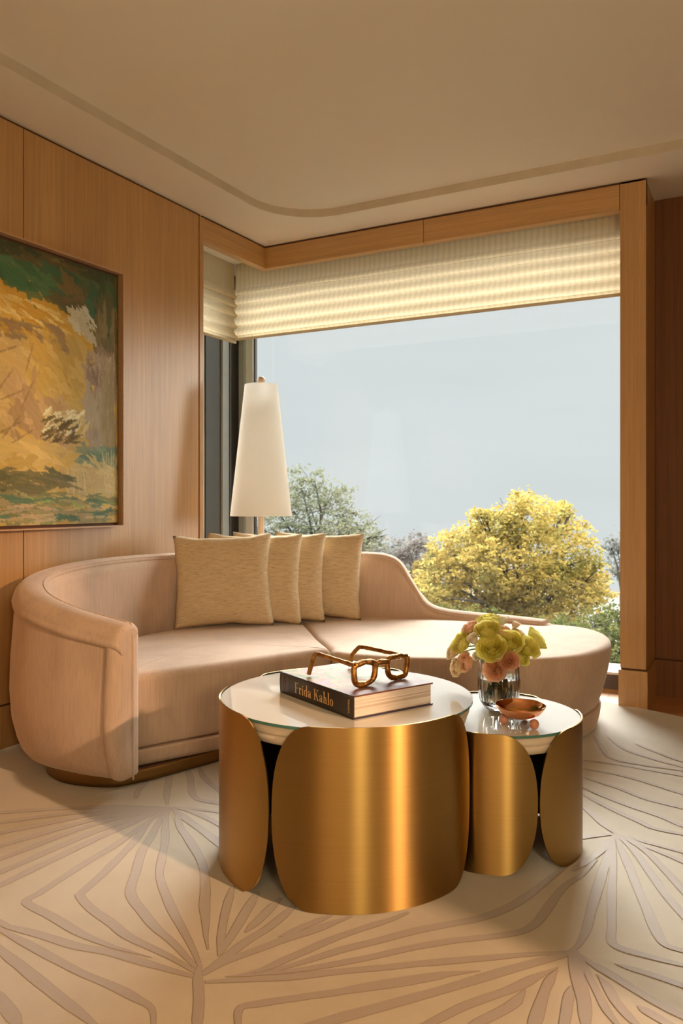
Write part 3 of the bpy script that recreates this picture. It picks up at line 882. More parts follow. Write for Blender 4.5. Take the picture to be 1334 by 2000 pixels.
RUG_LINES = [
 (0.03,0.4,0.4,[(-1.734,1.357),(-1.701,1.354),(-1.665,1.348),(-1.608,1.355),(-1.525,1.361),(-1.444,1.366),(-1.357,1.383),(-1.264,1.39),(-1.18,1.396),(-1.13,1.401)]),
 (0.026,0.4,0.4,[(-1.712,1.34),(-1.672,1.331),(-1.589,1.32),(-1.46,1.303),(-1.368,1.294),(-1.265,1.29),(-1.184,1.282),(-1.134,1.272),(-1.09,1.228)]),
 (0.032,0.4,0.4,[(-1.641,1.285),(-1.597,1.271),(-1.52,1.252),(-1.389,1.222),(-1.285,1.198),(-1.19,1.174)]),
 (0.034,0.4,0.4,[(-1.483,1.161),(-1.438,1.145),(-1.379,1.123),(-1.325,1.101)]),
 (0.03,0.4,0.4,[(-1.125,1.415),(-1.21,1.432),(-1.271,1.441),(-1.364,1.454),(-1.453,1.481),(-1.548,1.509),(-1.624,1.541),(-1.639,1.569),(-1.668,1.675),(-1.709,1.796),(-1.75,1.9),(-1.809,2.02),(-1.827,2.138)]),
 (0.03,0.05,0.4,[(-1.261,1.413),(-1.32,1.408),(-1.398,1.404),(-1.492,1.412),(-1.606,1.433),(-1.723,1.452),(-1.733,1.503),(-1.747,1.605),(-1.762,1.717),(-1.772,1.834),(-1.795,1.955),(-1.823,2.126)]),
 (0.03,0.4,0.4,[(-1.147,1.431),(-1.253,1.482),(-1.337,1.516),(-1.417,1.558),(-1.518,1.619),(-1.59,1.717),(-1.668,1.828),(-1.74,1.962),(-1.827,2.124)]),
 (0.028,0.4,0.4,[(-1.15,1.446),(-1.229,1.508),(-1.338,1.586),(-1.413,1.643),(-1.515,1.73),(-1.581,1.816),(-1.657,1.918),(-1.763,2.044),(-1.829,2.137)]),
 (0.034,0.8,0.25,[(-1.868,1.446),(-1.862,1.482),(-1.857,1.81),(-1.83,2.136)]),
 (0.034,0.8,0.25,[(-1.933,1.496),(-1.927,1.534),(-1.901,1.852),(-1.83,2.136)]),
 (0.034,0.8,0.25,[(-2.002,1.549),(-1.998,1.59),(-1.946,1.897),(-1.83,2.136)]),
 (0.034,0.8,0.25,[(-2.076,1.607),(-2.073,1.65),(-1.978,1.928),(-1.83,2.136)]),
 (0.034,0.8,0.25,[(-2.157,1.669),(-2.154,1.715),(-2.011,1.96),(-1.83,2.136)]),
 (0.034,0.8,0.25,[(-2.225,1.722),(-2.224,1.771),(-2.036,1.985),(-1.83,2.136)]),
 (0.034,0.8,0.25,[(-2.294,1.775),(-2.294,1.826),(-2.062,2.01),(-1.83,2.136)]),
 (0.026,0.4,0.4,[(-1.846,2.149),(-1.887,2.194),(-1.942,2.261),(-2.009,2.345),(-2.122,2.487)]),
 (0.032,0.4,0.1,[(-1.78,2.119),(-1.689,2.026),(-1.601,1.962),(-1.52,1.902),(-1.453,1.842),(-1.396,1.783),(-1.345,1.72),(-1.314,1.677),(-1.259,1.609),(-1.212,1.55),(-1.166,1.5)]),
 (0.036,0.4,0.4,[(-1.812,2.134),(-1.74,2.098),(-1.64,2.052),(-1.499,1.982),(-1.36,1.908)]),
 (0.026,0.4,0.4,[(-1.815,2.138),(-1.736,2.143),(-1.588,2.1),(-1.416,2.044)]),
 (0.022,0.4,0.4,[(-1.817,2.14),(-1.744,2.165),(-1.648,2.18),(-1.522,2.196)]),
 (0.028,0.4,0.4,[(-2.066,2.518),(-1.949,2.398),(-1.811,2.253),(-1.7,2.244),(-1.554,2.242)]),
 (0.026,0.4,0.4,[(-1.996,2.511),(-1.89,2.416),(-1.779,2.349),(-1.602,2.248)]),
 (0.022,0.4,0.4,[(-2.067,2.294),(-2.039,2.221),(-1.984,2.142)]),
 (0.026,0.4,0.1,[(-1.3,1.781),(-1.235,1.659),(-1.17,1.555),(-1.129,1.49)]),
 (0.03,0.4,0.15,[(-1.224,1.789),(-1.173,1.635),(-1.145,1.543),(-1.127,1.491)]),
 (0.028,0.4,0.05,[(-1.15,1.789),(-1.138,1.675),(-1.134,1.601)]),
 (0.03,0.4,0.5,[(-1.1,1.8),(-1.095,1.656),(-1.108,1.576),(-1.112,1.499),(-1.117,1.415)]),
 (0.024,0.4,0.05,[(-0.989,1.777),(-1.042,1.644),(-1.052,1.626)]),
 (0.03,0.4,0.4,[(-0.942,1.795),(-0.995,1.69),(-1.031,1.627),(-1.062,1.563),(-1.1,1.487),(-1.115,1.414)]),
 (0.024,0.4,0.4,[(-1.146,1.445),(-1.119,1.403),(-1.088,1.367),(-1.059,1.331),(-1.021,1.278),(-0.999,1.248)]),
 (0.026,0.4,0.4,[(-0.938,1.303),(-0.974,1.358),(-0.946,1.392),(-0.885,1.448),(-0.814,1.512),(-0.733,1.579),(-0.644,1.66)]),
 (0.028,0.1,0.4,[(-1.054,1.441),(-1.006,1.501),(-0.978,1.571),(-0.932,1.679),(-0.895,1.747),(-0.85,1.821),(-0.824,1.88)]),
 (0.03,0.1,0.4,[(-1.061,1.436),(-0.997,1.488),(-0.905,1.629),(-0.842,1.714),(-0.777,1.804),(-0.716,1.872),(-0.653,1.942),(-0.601,2.039),(-0.575,2.134),(-0.546,2.264),(-0.52,2.384)]),
 (0.028,0.1,0.4,[(-1.067,1.434),(-0.971,1.503),(-0.881,1.587),(-0.815,1.659),(-0.749,1.739),(-0.676,1.811),(-0.562,1.906),(-0.527,1.967),(-0.518,2.038),(-0.509,2.187),(-0.48,2.3),(-0.461,2.415)]),
 (0.028,0.4,0.4,[(-1.094,1.397),(-0.96,1.486),(-0.867,1.562),(-0.77,1.635),(-0.671,1.712),(-0.535,1.814),(-0.438,1.882),(-0.417,1.899)]),
 (0.028,0.4,0.05,[(-0.894,1.435),(-0.831,1.496),(-0.768,1.562),(-0.676,1.645),(-0.579,1.723)]),
 (0.034,0.4,0.6,[(-0.875,1.306),(-0.787,1.417),(-0.731,1.488),(-0.652,1.587),(-0.592,1.668),(-0.519,1.762),(-0.459,1.839),(-0.416,1.893)]),
 (0.028,0.4,0.1,[(-0.648,1.438),(-0.611,1.5),(-0.565,1.593),(-0.498,1.689),(-0.467,1.753),(-0.43,1.819)]),
 (0.03,0.4,0.05,[(-0.546,1.502),(-0.525,1.546),(-0.483,1.637),(-0.472,1.706)]),
 (0.03,0.4,0.4,[(-0.422,1.895),(-0.41,1.927),(-0.408,1.996),(-0.417,2.124),(-0.426,2.278),(-0.432,2.416),(-0.442,2.536)]),
 (0.03,0.4,0.05,[(-0.426,1.559),(-0.427,1.614),(-0.435,1.722),(-0.433,1.785),(-0.428,1.808)]),
 (0.026,0.4,0.02,[(-0.372,1.588),(-0.375,1.642),(-0.387,1.738),(-0.389,1.764)]),
 (0.032,0.4,0.8,[(-0.325,1.613),(-0.343,1.684),(-0.356,1.728),(-0.382,1.796),(-0.407,1.877),(-0.414,1.905)]),
 (0.02,0.4,0.4,[(-0.263,1.656),(-0.303,1.71),(-0.328,1.754),(-0.363,1.817),(-0.396,1.883),(-0.414,1.905)]),
 (0.026,0.4,0.05,[(-0.233,1.681),(-0.291,1.748),(-0.322,1.8),(-0.349,1.834)]),
 (0.028,0.4,0.3,[(-0.122,1.746),(-0.166,1.765),(-0.23,1.791),(-0.306,1.837),(-0.354,1.863),(-0.402,1.892)]),
 (0.026,0.4,0.05,[(-0.132,1.876),(-0.176,1.879),(-0.242,1.888),(-0.321,1.893)]),
 (0.03,0.4,0.05,[(-0.161,1.711),(-0.21,1.736),(-0.252,1.758)]),
 (0.026,0.4,0.4,[(-0.449,2.622),(-0.406,2.371),(-0.382,2.207),(-0.356,2.066),(-0.337,1.974),(-0.252,1.961),(-0.184,1.961),(-0.11,1.966)]),
 (0.03,0.4,0.4,[(-0.441,2.626),(-0.393,2.477),(-0.359,2.378),(-0.305,2.224),(-0.26,2.097),(-0.231,2.034),(-0.19,2.023),(-0.113,2.012)]),
 (0.03,0.4,0.4,[(-0.438,2.628),(-0.371,2.531),(-0.318,2.419),(-0.261,2.298),(-0.206,2.199),(-0.147,2.096)]),
 (0.026,0.4,0.4,[(-0.434,2.63),(-0.347,2.555),(-0.277,2.441),(-0.219,2.337),(-0.157,2.234)]),
 (0.024,0.4,0.4,[(-0.434,2.63),(-0.237,2.522),(-0.174,2.478)]),
 (0.02,0.4,0.4,[(-0.434,2.632),(-0.243,2.59),(-0.144,2.571)]),
 (0.026,0.3,0.3,[(-0.728,3.315),(-0.555,3.332),(-0.311,3.311),(-0.197,3.306)]),
 (0.026,0.3,0.3,[(-0.705,3.214),(-0.501,3.202),(-0.292,3.108),(-0.183,3.07)]),
 (0.026,0.3,0.3,[(-0.687,3.13),(-0.51,3.061),(-0.408,2.996),(-0.278,2.963),(-0.174,2.93)]),
 (0.026,0.3,0.3,[(-0.665,3.03),(-0.454,2.904),(-0.331,2.845),(-0.263,2.799),(-0.165,2.766)]),
 (0.026,0.3,0.3,[(-0.653,2.974),(-0.504,2.849),(-0.391,2.771),(-0.346,2.738),(-0.256,2.731),(-0.162,2.729)]),
 (0.026,0.3,0.3,[(-0.648,2.895),(-0.586,2.823),(-0.509,2.715),(-0.441,2.631)]),
 (0.02,0.4,0.4,[(-0.554,2.525),(-0.477,2.604),(-0.441,2.631)]),
 (0.03,0.4,0.4,[(-0.507,2.31),(-0.485,2.386),(-0.461,2.488),(-0.443,2.623)]),
 (0.022,0.4,0.4,[(-0.712,3.676),(-0.651,3.532),(-0.594,3.406),(-0.493,3.372),(-0.317,3.377),(-0.2,3.37)]),
 (0.022,0.4,0.4,[(-0.654,3.693),(-0.554,3.542),(-0.439,3.471),(-0.321,3.422),(-0.202,3.392)]),
 (0.022,0.4,0.4,[(-0.534,3.652),(-0.414,3.55),(-0.328,3.493),(-0.204,3.438)]),
]


ZR = 0.012
mb = MB()
out = [(-2.86, 0.6), (-2.875, 2.0), (-2.87, 3.0), (-2.80, 3.85), (-2.55, 4.20), (-2.2, 4.30), (-1.5, 4.37), (-1.0, 4.385), (-0.72, 4.33), (-0.40, 4.215), (-0.05, 4.03), (0.35, 3.68), (0.62, 3.2), (0.8, 2.5), (0.85, 1.5), (0.7, 0.6), (0.2, -0.1), (-0.8, -0.4), (-1.9, -0.3), (-2.6, 0.1)]
ring = [tuple(p[:2]) for p in catmull(out + out[:1], 8)][:-1]
top = [(x, y, ZR) for x, y in ring]; bot = [(x, y, 0.0005) for x, y in ring]
n = len(ring)
mb.add(top, [list(range(n))], 0)
mb.add(top + bot, [(i, (i + 1) % n, n + (i + 1) % n, n + i) for i in range(n)], 0)
def wob(x, y, k): return mnoise.noise(Vector((x * 9, y * 9, k * 3.7)))
for k, (w, t0, t1, pts) in enumerate(RUG_LINES):
    P = catmull(pts, 6)
    P = resample(P, 0.012)
    nP = len(P)
    if nP < 3: continue
    A = []; Bq = []
    for i, p in enumerate(P):
        t = P[min(i + 1, nP - 1)] - P[max(i - 1, 0)]
        t = t / (np.linalg.norm(t) + 1e-9)
        nn = np.array([-t[1], t[0]])
        s = i / (nP - 1)
        e0 = t0 + (1 - t0) * min(1, s / 0.22); e1 = t1 + (1 - t1) * min(1, (1 - s) / 0.22)
        hw = 0.41 * w * min(e0, e1)
        hl = hw * (1 + 0.28 * wob(p[0], p[1], k)); hr = hw * (1 + 0.28 * wob(p[0] + 5, p[1], k))
        A.append((p + nn * hl, p - nn * hr)); Bq.append((p + nn * (hl + 0.0013), p - nn * (hr + 0.0013)))
    zc = ZR + 0.0004 + 0.00001 * k; zl = ZR + 0.0008 + 0.00002 * k
    mb.add([(*q, zc) for ab in Bq for q in ab], [(2 * i, 2 * i + 1, 2 * i + 3, 2 * i + 2) for i in range(nP - 1)], 2)
    mb.add([(*q, zl) for ab in A for q in ab], [(2 * i, 2 * i + 1, 2 * i + 3, 2 * i + 2) for i in range(nP - 1)], 1)
rug = mb.build('rug', [M['rug'], M['rug_line'], M['rug_cut']], recalc=False)
tag(rug, 'large beige wool rug with carved taupe fan lines under the sofa', 'rug')
for p in rug.data.polygons:
    if p.normal.z < -0.5: p.flip()
rug.data.update()

# ------------------------------------------------------------------ sofa
sofa = empty('sofa', (-2.0, 3.2, ZR))
tag(sofa, 'curved blush velvet sofa with rounded chaise end in the window corner', 'sofa')
SO = np.array([-2.0, 3.2, ZR])
def loc(p): return (p[0] - SO[0], p[1] - SO[1], p[2] - SO[2])

back_pts = [(-2.045, 2.14, .622), (-2.27, 2.11, .665), (-2.49, 2.145, .712), (-2.665, 2.30, .752), (-2.745, 2.56, .778), (-2.765, 2.87, .787), (-2.745, 3.20, .785), (-2.655, 3.50, .78), (-2.47, 3.76, .776), (-2.20, 3.96, .768), (-2.02, 4.045, .766), (-1.915, 4.085, .755), (-1.845, 4.11, .715), (-1.79, 4.125, .625), (-1.745, 4.14, .55), (-1.69, 4.15, .488), (-1.60, 4.163, .46), (-1.45, 4.175, .45), (-1.20, 4.18, .443), (-1.045, 4.17, .437)]
path = catmull(back_pts, 10)
plan = resample(path, 0.02)
NP_ = len(plan)
H = 0.064
def frame(i, P=None):
    P = plan if P is None else P
    t = P[min(i + 1, len(P) - 1)][:2] - P[max(i - 1, 0)][:2]
    t = t / np.linalg.norm(t)
    return np.array([-t[1], t[0]])      # outward
def section(zt, dh=0.0):
    r = 0.055
    h = H + dh
    pr = [(-h, 0.25)]
    for k in range(1, 5): pr.append((-h, 0.25 + (zt - r - 0.25) * k / 5))
    for k in range(13):
        a = PI - PI * k / 12
        pr.append((h * math.cos(a), zt - r + (r + dh) * math.sin(a)))
    zm = zt - r
    for f_, o_ in ((0.85, 0.006), (0.65, 0.016), (0.45, 0.02), (0.28, 0.012), (0.16, -0.006), (0.10, -0.02)):
        pr.append((h + o_, 0.0 + zm * f_ + 0.05 * (1 - f_)))
    pr += [(h - 0.045, 0.078), (h - 0.08, 0.062), (h - 0.12, 0.060)]
    return pr
rows = []
for i, p in enumerate(plan):
    N = frame(i)
    rows.append([loc((p[0] + N[0] * o, p[1] + N[1] * o, z)) for o, z in section(p[2])])
mb = MB(); mb.grid(rows, 0, True)
mb.add(rows[0], [list(range(len(rows[0])))], 0); mb.add(rows[-1], [list(range(len(rows[-1])))], 0)
mb.build('backrest', M['velvet'], sofa)

# top rail: a padded band that wraps over the crest
mb = MB(); rows = []
T0 = plan[0][:2] - plan[1][:2]; T0 = T0 / np.linalg.norm(T0)
stations = [(-1, 0.036, 0.022, 0.80), (-1, 0.030, 0.008, 0.93), (-1, 0.020, 0.0, 1.0)] + [(i, 0.0, 0.0, 1.0) for i in range(NP_)]
for i, ext, drop, shr in stations:
    p = plan[max(i, 0)].copy(); N = frame(max(i, 0)); p[:2] += T0 * ext; p[2] -= drop; zt = p[2]; r = 0.055; d = 0.008
    low = max(0.0, min(1.0, (zt - 0.45) / 0.2))
    band = 0.050 + 0.030 * low
    pr = [(H - 0.004, zt - band - 0.004), (H + d, zt - band), (H + d + 0.004, zt - band * 0.75)]
    for k in range(13):
        a = math.radians(138) * k / 12
        pr.append(((H + d) * math.cos(a), zt - r + (r + d) * math.sin(a)))
    pr += [(-H * 0.76, zt - r * 0.36), (-H * 0.70, zt - r * 0.40)]
    rows.append([loc((p[0] + N[0] * o * shr, p[1] + N[1] * o * shr, z)) for o, z in pr])
mb.grid(rows, 0, True)
mb.add(rows[0], [list(range(len(rows[0])))], 0); mb.add(rows[-1], [list(range(len(rows[-1])))], 0)
mb.build('top_rail', M['velvet'], sofa)

# padded front of the arm, running down from the rail to the plinth
def arm_front(idx, sgn, zlo, name):
    p = plan[idx]; N = frame(idx); T = np.array([N[1], -N[0]]) * sgn     # T points out of the end
    zt = p[2] - 0.006
    rows = []
    levels = [(zlo, .035), (zlo + .012, .012)] + [(zlo + .02 + (zt - zlo - .06) * k / 12, 0.0) for k in range(13)] + [(zt - .028, .004), (zt - .014, .014), (zt - .004, .03), (zt, .052)]
    for z, e in levels:
        q = max(0.0, min(1.0, (z - zlo) / 0.30))
        tuck = -0.05 * (1 - q) ** 2
        row = []
        sec = [so for so in section(p[2])[16:] if so[0] > 0][::-1]
        ho = float(np.interp(z, [a[1] for a in sec], [a[0] for a in sec])) if z < p[2] - 0.055 else H
        ho = max(ho, 0.03) + 0.007 - e; hi = -(H + 0.006) + e
        end = 0.034 - e
        bk = -0.020
        rr = max(0.004, min(0.03, (ho - hi) * 0.38))
        pl = [(bk, ho - 0.004), (bk + 0.004, ho), (end - rr, ho), (end - rr * .3, ho - rr * .3), (end, ho - rr), (end + .003, 0.0), (end, hi + rr), (end - rr * .3, hi + rr * .3), (end - rr, hi), (-0.02, hi), (-0.024, hi + .006)]
        for a, o in pl:
            xy = p[:2] + T * a + N * o
            row.append(loc((xy[0], xy[1], z)))
        rows.append(row)
    mb = MB(); mb.grid(rows, 0, True, close_u=True)
    mb.add(rows[-1], [list(range(len(rows[-1])))], 0); mb.add(rows[0], [list(range(len(rows[0])))], 0)
    mb.build(name, M['velvet'], sofa)
    return p, N, T, zt
p_, N_, T_, zt_ = arm_front(0, -1, 0.062, 'arm_front')
arm_front(NP_ - 1, 1, 0.25, 'rail_end')

# piping along the inner edge of the rail and down the middle of the arm front
pts = []
xy = p_[:2]
for k in range(14):
    z = 0.07 + (zt_ + 0.010 - 0.07) * k / 13
    e = 0.0375 if k < 12 else (0.036 if k == 12 else 0.028)
    q = xy + T_ * e - N_ * 0.012
    pts.append(loc((q[0], q[1], z)))
for i in range(3, NP_, 2):
    p = plan[i]; N = frame(i); o = -0.042 if i > 8 else -0.012 - 0.03 * (i / 8)
    zz = p[2] - 0.055 + 0.063 * math.sqrt(max(0, 1 - (o / (H + .008)) ** 2)) + 0.001
    pts.append(loc((p[0] + N[0] * o, p[1] + N[1] * o, zz)))
mb = MB(); mb.tube(pts, 0.0034, 8)
mb.build('piping', M['velvet'], sofa)

# cushioned seats
def slab(outline, zt, zb, rnd, taper, name, crown=0.012, mat=None, puff=0.0):
    P = [np.array(p[:2]) for p in catmull(outline + outline[:1], 8)][:-1]
    n = len(P)
    A = 0.5 * sum(P[i][0] * P[(i + 1) % n][1] - P[(i + 1) % n][0] * P[i][1] for i in range(n))
    if A < 0: P = P[::-1]
    nr = []
    for i in range(n):
        t = P[(i + 1) % n] - P[i - 1]; t = t / (np.linalg.norm(t) + 1e-9)
        nr.append(np.array([-t[1], t[0]]))      # inward for ccw
    cen = sum(P) / n
    rows = []
    def ringz(ins, z): return [loc((*(P[i] + nr[i] * ins), z)) for i in range(n)]
    rows.append(ringz(taper + 0.03, zb)); rows.append(ringz(taper + 0.004, zb + 0.006)); rows.append(ringz(taper, zb + 0.02))
    for k in range(1, 8):
        q = k / 8
        rows.append(ringz(taper * (1 - q) ** 1.6 - puff * math.sin(PI * q), zb + 0.02 + (zt - rnd - zb - 0.02) * q))
    for k in range(0, 7):
        a = PI / 2 * k / 6
        rows.append(ringz(rnd * (1 - math.cos(a)), zt - rnd + rnd * math.sin(a)))
    base = [P[i] + nr[i] * rnd for i in range(n)]
    for f_, c_ in ((.93, .3), (.8, .6), (.6, .85), (.35, .97), (.08, 1.0)):
        rows.append([loc((*(cen + (base[i] - cen) * f_), zt + crown * c_)) for i in range(n)])
    mb = MB(); mb.grid(rows, 0, True, close_u=True)
    mb.add(rows[-1], [list(range(n))], 0, True); mb.add(rows[0], [list(range(n))], 0)
    return mb.build(name, mat or M['velvet'], sofa)

left_seat = [(-2.135, 2.215), (-2.095, 2.285), (-2.045, 2.39), (-1.97, 2.545), (-1.875, 2.76), (-1.78, 2.955), (-1.715, 3.045), (-1.74, 3.10), (-1.90, 3.28), (-2.11, 3.54), (-2.28, 3.72), (-2.42, 3.66), (-2.58, 3.46), (-2.67, 3.20), (-2.69, 2.88), (-2.67, 2.58), (-2.59, 2.36), (-2.46, 2.21), (-2.28, 2.15)]
slab(left_seat, 0.416, 0.130, 0.034, 0.004, 'seat_cushion', 0.010)
chaise = [(-1.705, 3.055), (-1.66, 3.02), (-1.55, 3.005), (-1.34, 3.045), (-1.15, 3.125), (-0.97, 3.215), (-0.83, 3.305), (-0.735, 3.43), (-0.685, 3.58), (-0.665, 3.78), (-0.695, 3.98), (-0.785, 4.15), (-0.90, 4.235), (-1.04, 4.25), (-1.25, 4.22), (-1.5, 4.17), (-1.72, 4.13), (-1.95, 4.04), (-2.16, 3.90), (-2.29, 3.75), (-2.12, 3.555), (-1.91, 3.295), (-1.74, 3.115)]
slab(chaise, 0.414, 0.118, 0.030, 0.052, 'chaise_cushion', 0.010)
def inset(outline, d):
    P = [np.array(p) for p in outline]; n = len(P)
    A = 0.5 * sum(P[i][0] * P[(i + 1) % n][1] - P[(i + 1) % n][0] * P[i][1] for i in range(n))
    out = []
    for i in range(n):
        t = P[(i + 1) % n] - P[i - 1]; t = t / np.linalg.norm(t)
        nn = np.array([-t[1], t[0]]) * (1 if A > 0 else -1)
        out.append(tuple(P[i] + nn * d))
    return out
slab(inset(chaise, 0.046), 0.116, 0.006 + ZR, 0.008, 0.012, 'chaise_base', 0.0)
slab(inset(left_seat, -0.004), 0.127, 0.062, 0.006, 0.006, 'seat_base', 0.0)
# bronze plinth under the arm and the left seat
pl = [(-1.96, 2.62), (-2.03, 2.36), (-2.085, 2.22), (-2.13, 2.165), (-2.24, 2.125), (-2.36, 2.125), (-2.49, 2.19), (-2.60, 2.36), (-2.66, 2.60), (-2.68, 2.9), (-2.66, 3.2), (-2.57, 3.45), (-2.40, 3.66), (-2.2, 3.82), (-1.9, 3.75), (-1.78, 3.4), (-1.82, 3.05), (-1.90, 2.82)]
slab(pl, 0.064, ZR, 0.003, 0.0, 'plinth', 0.0, M['bronze'])

# ------------------------------------------------------------------ four cushions
def pillow_mesh(name, seed, w=0.50, h=0.475, t=0.118):
    n = 28
    vs_f = []; vs_b = []
    for side in (1, -1):
        rows = []
        for j in range(n + 1):
            v = -1 + 2 * j / n
            row = []
            for i in range(n + 1):
                u = -1 + 2 * i / n
                x = u * (w / 2) * (1 - 0.075 * (1 - v * v) * abs(u) ** 3)
                z = v * (h / 2) * (1 - 0.085 * (1 - u * u) * abs(v) ** 3)
                fu = max(0, 1 - abs(u) ** 2.6); fv = max(0, 1 - abs(v) ** 2.6)
                y = side * t / 2 * (fu * fv) ** 0.55
                wr = mnoise.noise(Vector((u * 2.5 + seed * 7, v * 2.5, side * 3 + seed))) * 0.010 * (fu * fv) ** 0.3
                wr += mnoise.noise(Vector((u * 7 + seed, v * 5, side * 2))) * 0.004 * (fu * fv) ** 0.3
                row.append((x + 0.006 * mnoise.noise(Vector((v * 3, seed, 1.0 + u))), y + wr * side, z + h / 2 + 0.006 * mnoise.noise(Vector((u * 3, seed, 5.0 + v)))))
            rows.append(row)
        (vs_f if side == 1 else vs_b).extend([rows])
    mb = MB()
    mb.grid(vs_f[0], 0, True); mb.grid(vs_b[0], 0, True, flip=True)
    return mb

yawc = math.atan2(848.0, 1567.0)
pill = [((-2.441, 3.272), yawc + 0.14, -11, 'slubbed beige cushion at the front of the row, its whole face showing'),
        ((-2.372, 3.425), yawc + 0.04, -9, 'slubbed beige cushion second in the row, just behind the front cushion'),
        ((-2.312, 3.563), yawc + 0.0, -8, 'slubbed beige cushion third in the row, over the seam of the sofa'),
        ((-2.190, 3.745), yawc - 0.10, -10, 'slubbed beige cushion at the right end of the row, against the chaise back')]
for k, ((x, y), rz, lean, lab) in enumerate(pill):
    mb = pillow_mesh('cushion', k + 1)
    o = mb.build('cushion', M['pillow'], None, loc=(x, y, 0.423))
    o.rotation_euler = (math.radians(lean), math.radians([-1.5, 0.5, 0.8, 1.5][k]), rz)
    tag(o, lab, 'cushion', 'cushions leaning in a row on the sofa')

# ------------------------------------------------------------------ floor lamp behind the sofa
LX, LY = -2.655, 3.915
lamp = empty('floor_lamp', (LX, LY, 0.0005))
tag(lamp, 'tall floor lamp with long white conical shade behind the sofa', 'floor lamp')
mb = MB(); mb.lathe([(0.0, 0.0), (0.12, 0.0), (0.122, 0.006), (0.12, 0.022), (0.03, 0.028), (0.0, 0.028)], seg=48)
mb.build('base', M['bronze'], lamp)
mb = MB(); mb.lathe([(0.0, 0.02), (0.019, 0.02), (0.019, 1.25), (0.006, 1.26), (0.006, 1.735), (0.0, 1.735)], seg=24)
mb.build('pole', M['pale_wood'], lamp)
mb = MB(); mb.lathe([(0.180, 0.972), (0.1805, 0.976), (0.0965, 1.738), (0.0955, 1.742), (0.0945, 1.738), (0.1785, 0.976), (0.180, 0.972)], seg=72)
for k in range(3):
    a = 2 * PI * k / 3
    mb.tube([(0, 0, 1.73), (0.0955 * math.cos(a), 0.0955 * math.sin(a), 1.735)], 0.002, 6)
mb.build('shade', M['shade'], lamp)
mb = MB(); mb.lathe([(0.0, 1.733), (0.012, 1.735), (0.012, 1.742)] + [(0.0255 * math.sin(PI * k / 14), 1.766 - 0.0255 * math.cos(PI * k / 14)) for k in range(2, 15)], seg=32)
mb.build('finial', M['pale_wood'], lamp)

# ------------------------------------------------------------------ the two petal tables
m, nt, b = new_mat('back_painted_glass')
f1 = noise_tex(nt, coords(nt, (1, 1, 1)), 3.0, 2)
nt.links.new(ramp(nt, f1, [(0.3, (0.82, 0.79, 0.74)), (0.7, (0.86, 0.835, 0.79))]), b.inputs['Base Color'])
b.inputs['Roughness'].default_value = 0.015
b.inputs['IOR'].default_value = 2.2
M['glass_top'] = m
M['glass_edge'] = plain('green_glass_edge', (0.07, 0.20, 0.16), 0.08)

def petal_table(name, label, c, R, zt, spans, theta0):
    root = empty(name, (c[0], c[1], ZR))
    tag(root, label, 'coffee table', 'pair of petal coffee tables')
    zt_ = zt - ZR
    th = 0.0045
    for a0, a1 in spans:
        a0 = math.radians(theta0 + a0); a1 = math.radians(theta0 + a1)
        mid = 0.5 * (a0 + a1); half = 0.5 * (a1 - a0)
        z0 = 0.001; z1 = zt_ + 0.005
        capa = min(0.115 / R, half * 0.7)
        nz = 40; nu = 44
        ro = []; ri = []
        for i in range(nz + 1):
            q = -math.cos(PI * i / nz)          # -1..1, dense at the ends
            q = max(-0.9995, min(0.9995, q))
            z = 0.5 * (z0 + z1) + 0.5 * (z1 - z0) * q
            e = half - capa * (1 - (1 - abs(q) ** 2.3) ** (1 / 2.3))
            ro.append([(R * math.cos(mid + e * (2 * k / nu - 1)), R * math.sin(mid + e * (2 * k / nu - 1)), z) for k in range(nu + 1)])
            ri.append([((R - th) * math.cos(mid + e * (2 * k / nu - 1)), (R - th) * math.sin(mid + e * (2 * k / nu - 1)), z) for k in range(nu + 1)])
        mb = MB()
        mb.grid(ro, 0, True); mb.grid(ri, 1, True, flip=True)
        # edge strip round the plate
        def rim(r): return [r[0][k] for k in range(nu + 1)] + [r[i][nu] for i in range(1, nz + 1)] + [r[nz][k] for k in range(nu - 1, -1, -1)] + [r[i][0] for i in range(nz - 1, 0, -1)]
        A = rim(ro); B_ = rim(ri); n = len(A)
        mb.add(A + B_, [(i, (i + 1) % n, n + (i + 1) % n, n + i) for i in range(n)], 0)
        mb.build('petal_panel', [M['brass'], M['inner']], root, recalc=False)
    r = R - th - 0.001
    mb = MB(); mb.lathe([(0.0, zt_ - 0.034), (r - 0.012, zt_ - 0.034), (r - 0.010, zt_ - 0.032), (r - 0.010, zt_ - 0.0085), (0.0, zt_ - 0.0085)], seg=96)
    mb.build('apron', M['apron'], root)
    mb = MB(); mb.lathe([(0.0, zt_ - 0.062), (r - 0.024, zt_ - 0.062), (r - 0.020, zt_ - 0.060), (r - 0.013, zt_ - 0.0355), (0.0, zt_ - 0.0355)], seg=96)
    mb.build('apron', M['apron'], root)
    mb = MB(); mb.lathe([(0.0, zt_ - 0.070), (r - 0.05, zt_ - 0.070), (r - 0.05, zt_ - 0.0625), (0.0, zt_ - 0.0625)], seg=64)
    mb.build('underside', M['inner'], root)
    seg = 128
    top = [(r * math.cos(2 * PI * k / seg), r * math.sin(2 * PI * k / seg), zt_) for k in range(seg)]
    low = [(x, y, zt_ - 0.008) for x, y, z in top]
    mb = MB()
    mb.add(top, [list(range(seg))], 0)
    mb.add(low, [list(range(seg))[::-1]], 0)
    mb.add(top + low, [(i, seg + i, seg + (i + 1) % seg, (i + 1) % seg) for i in range(seg)], 1)
    mb.build('glass_top', [M['glass_top'], M['glass_edge']], root)
    return root

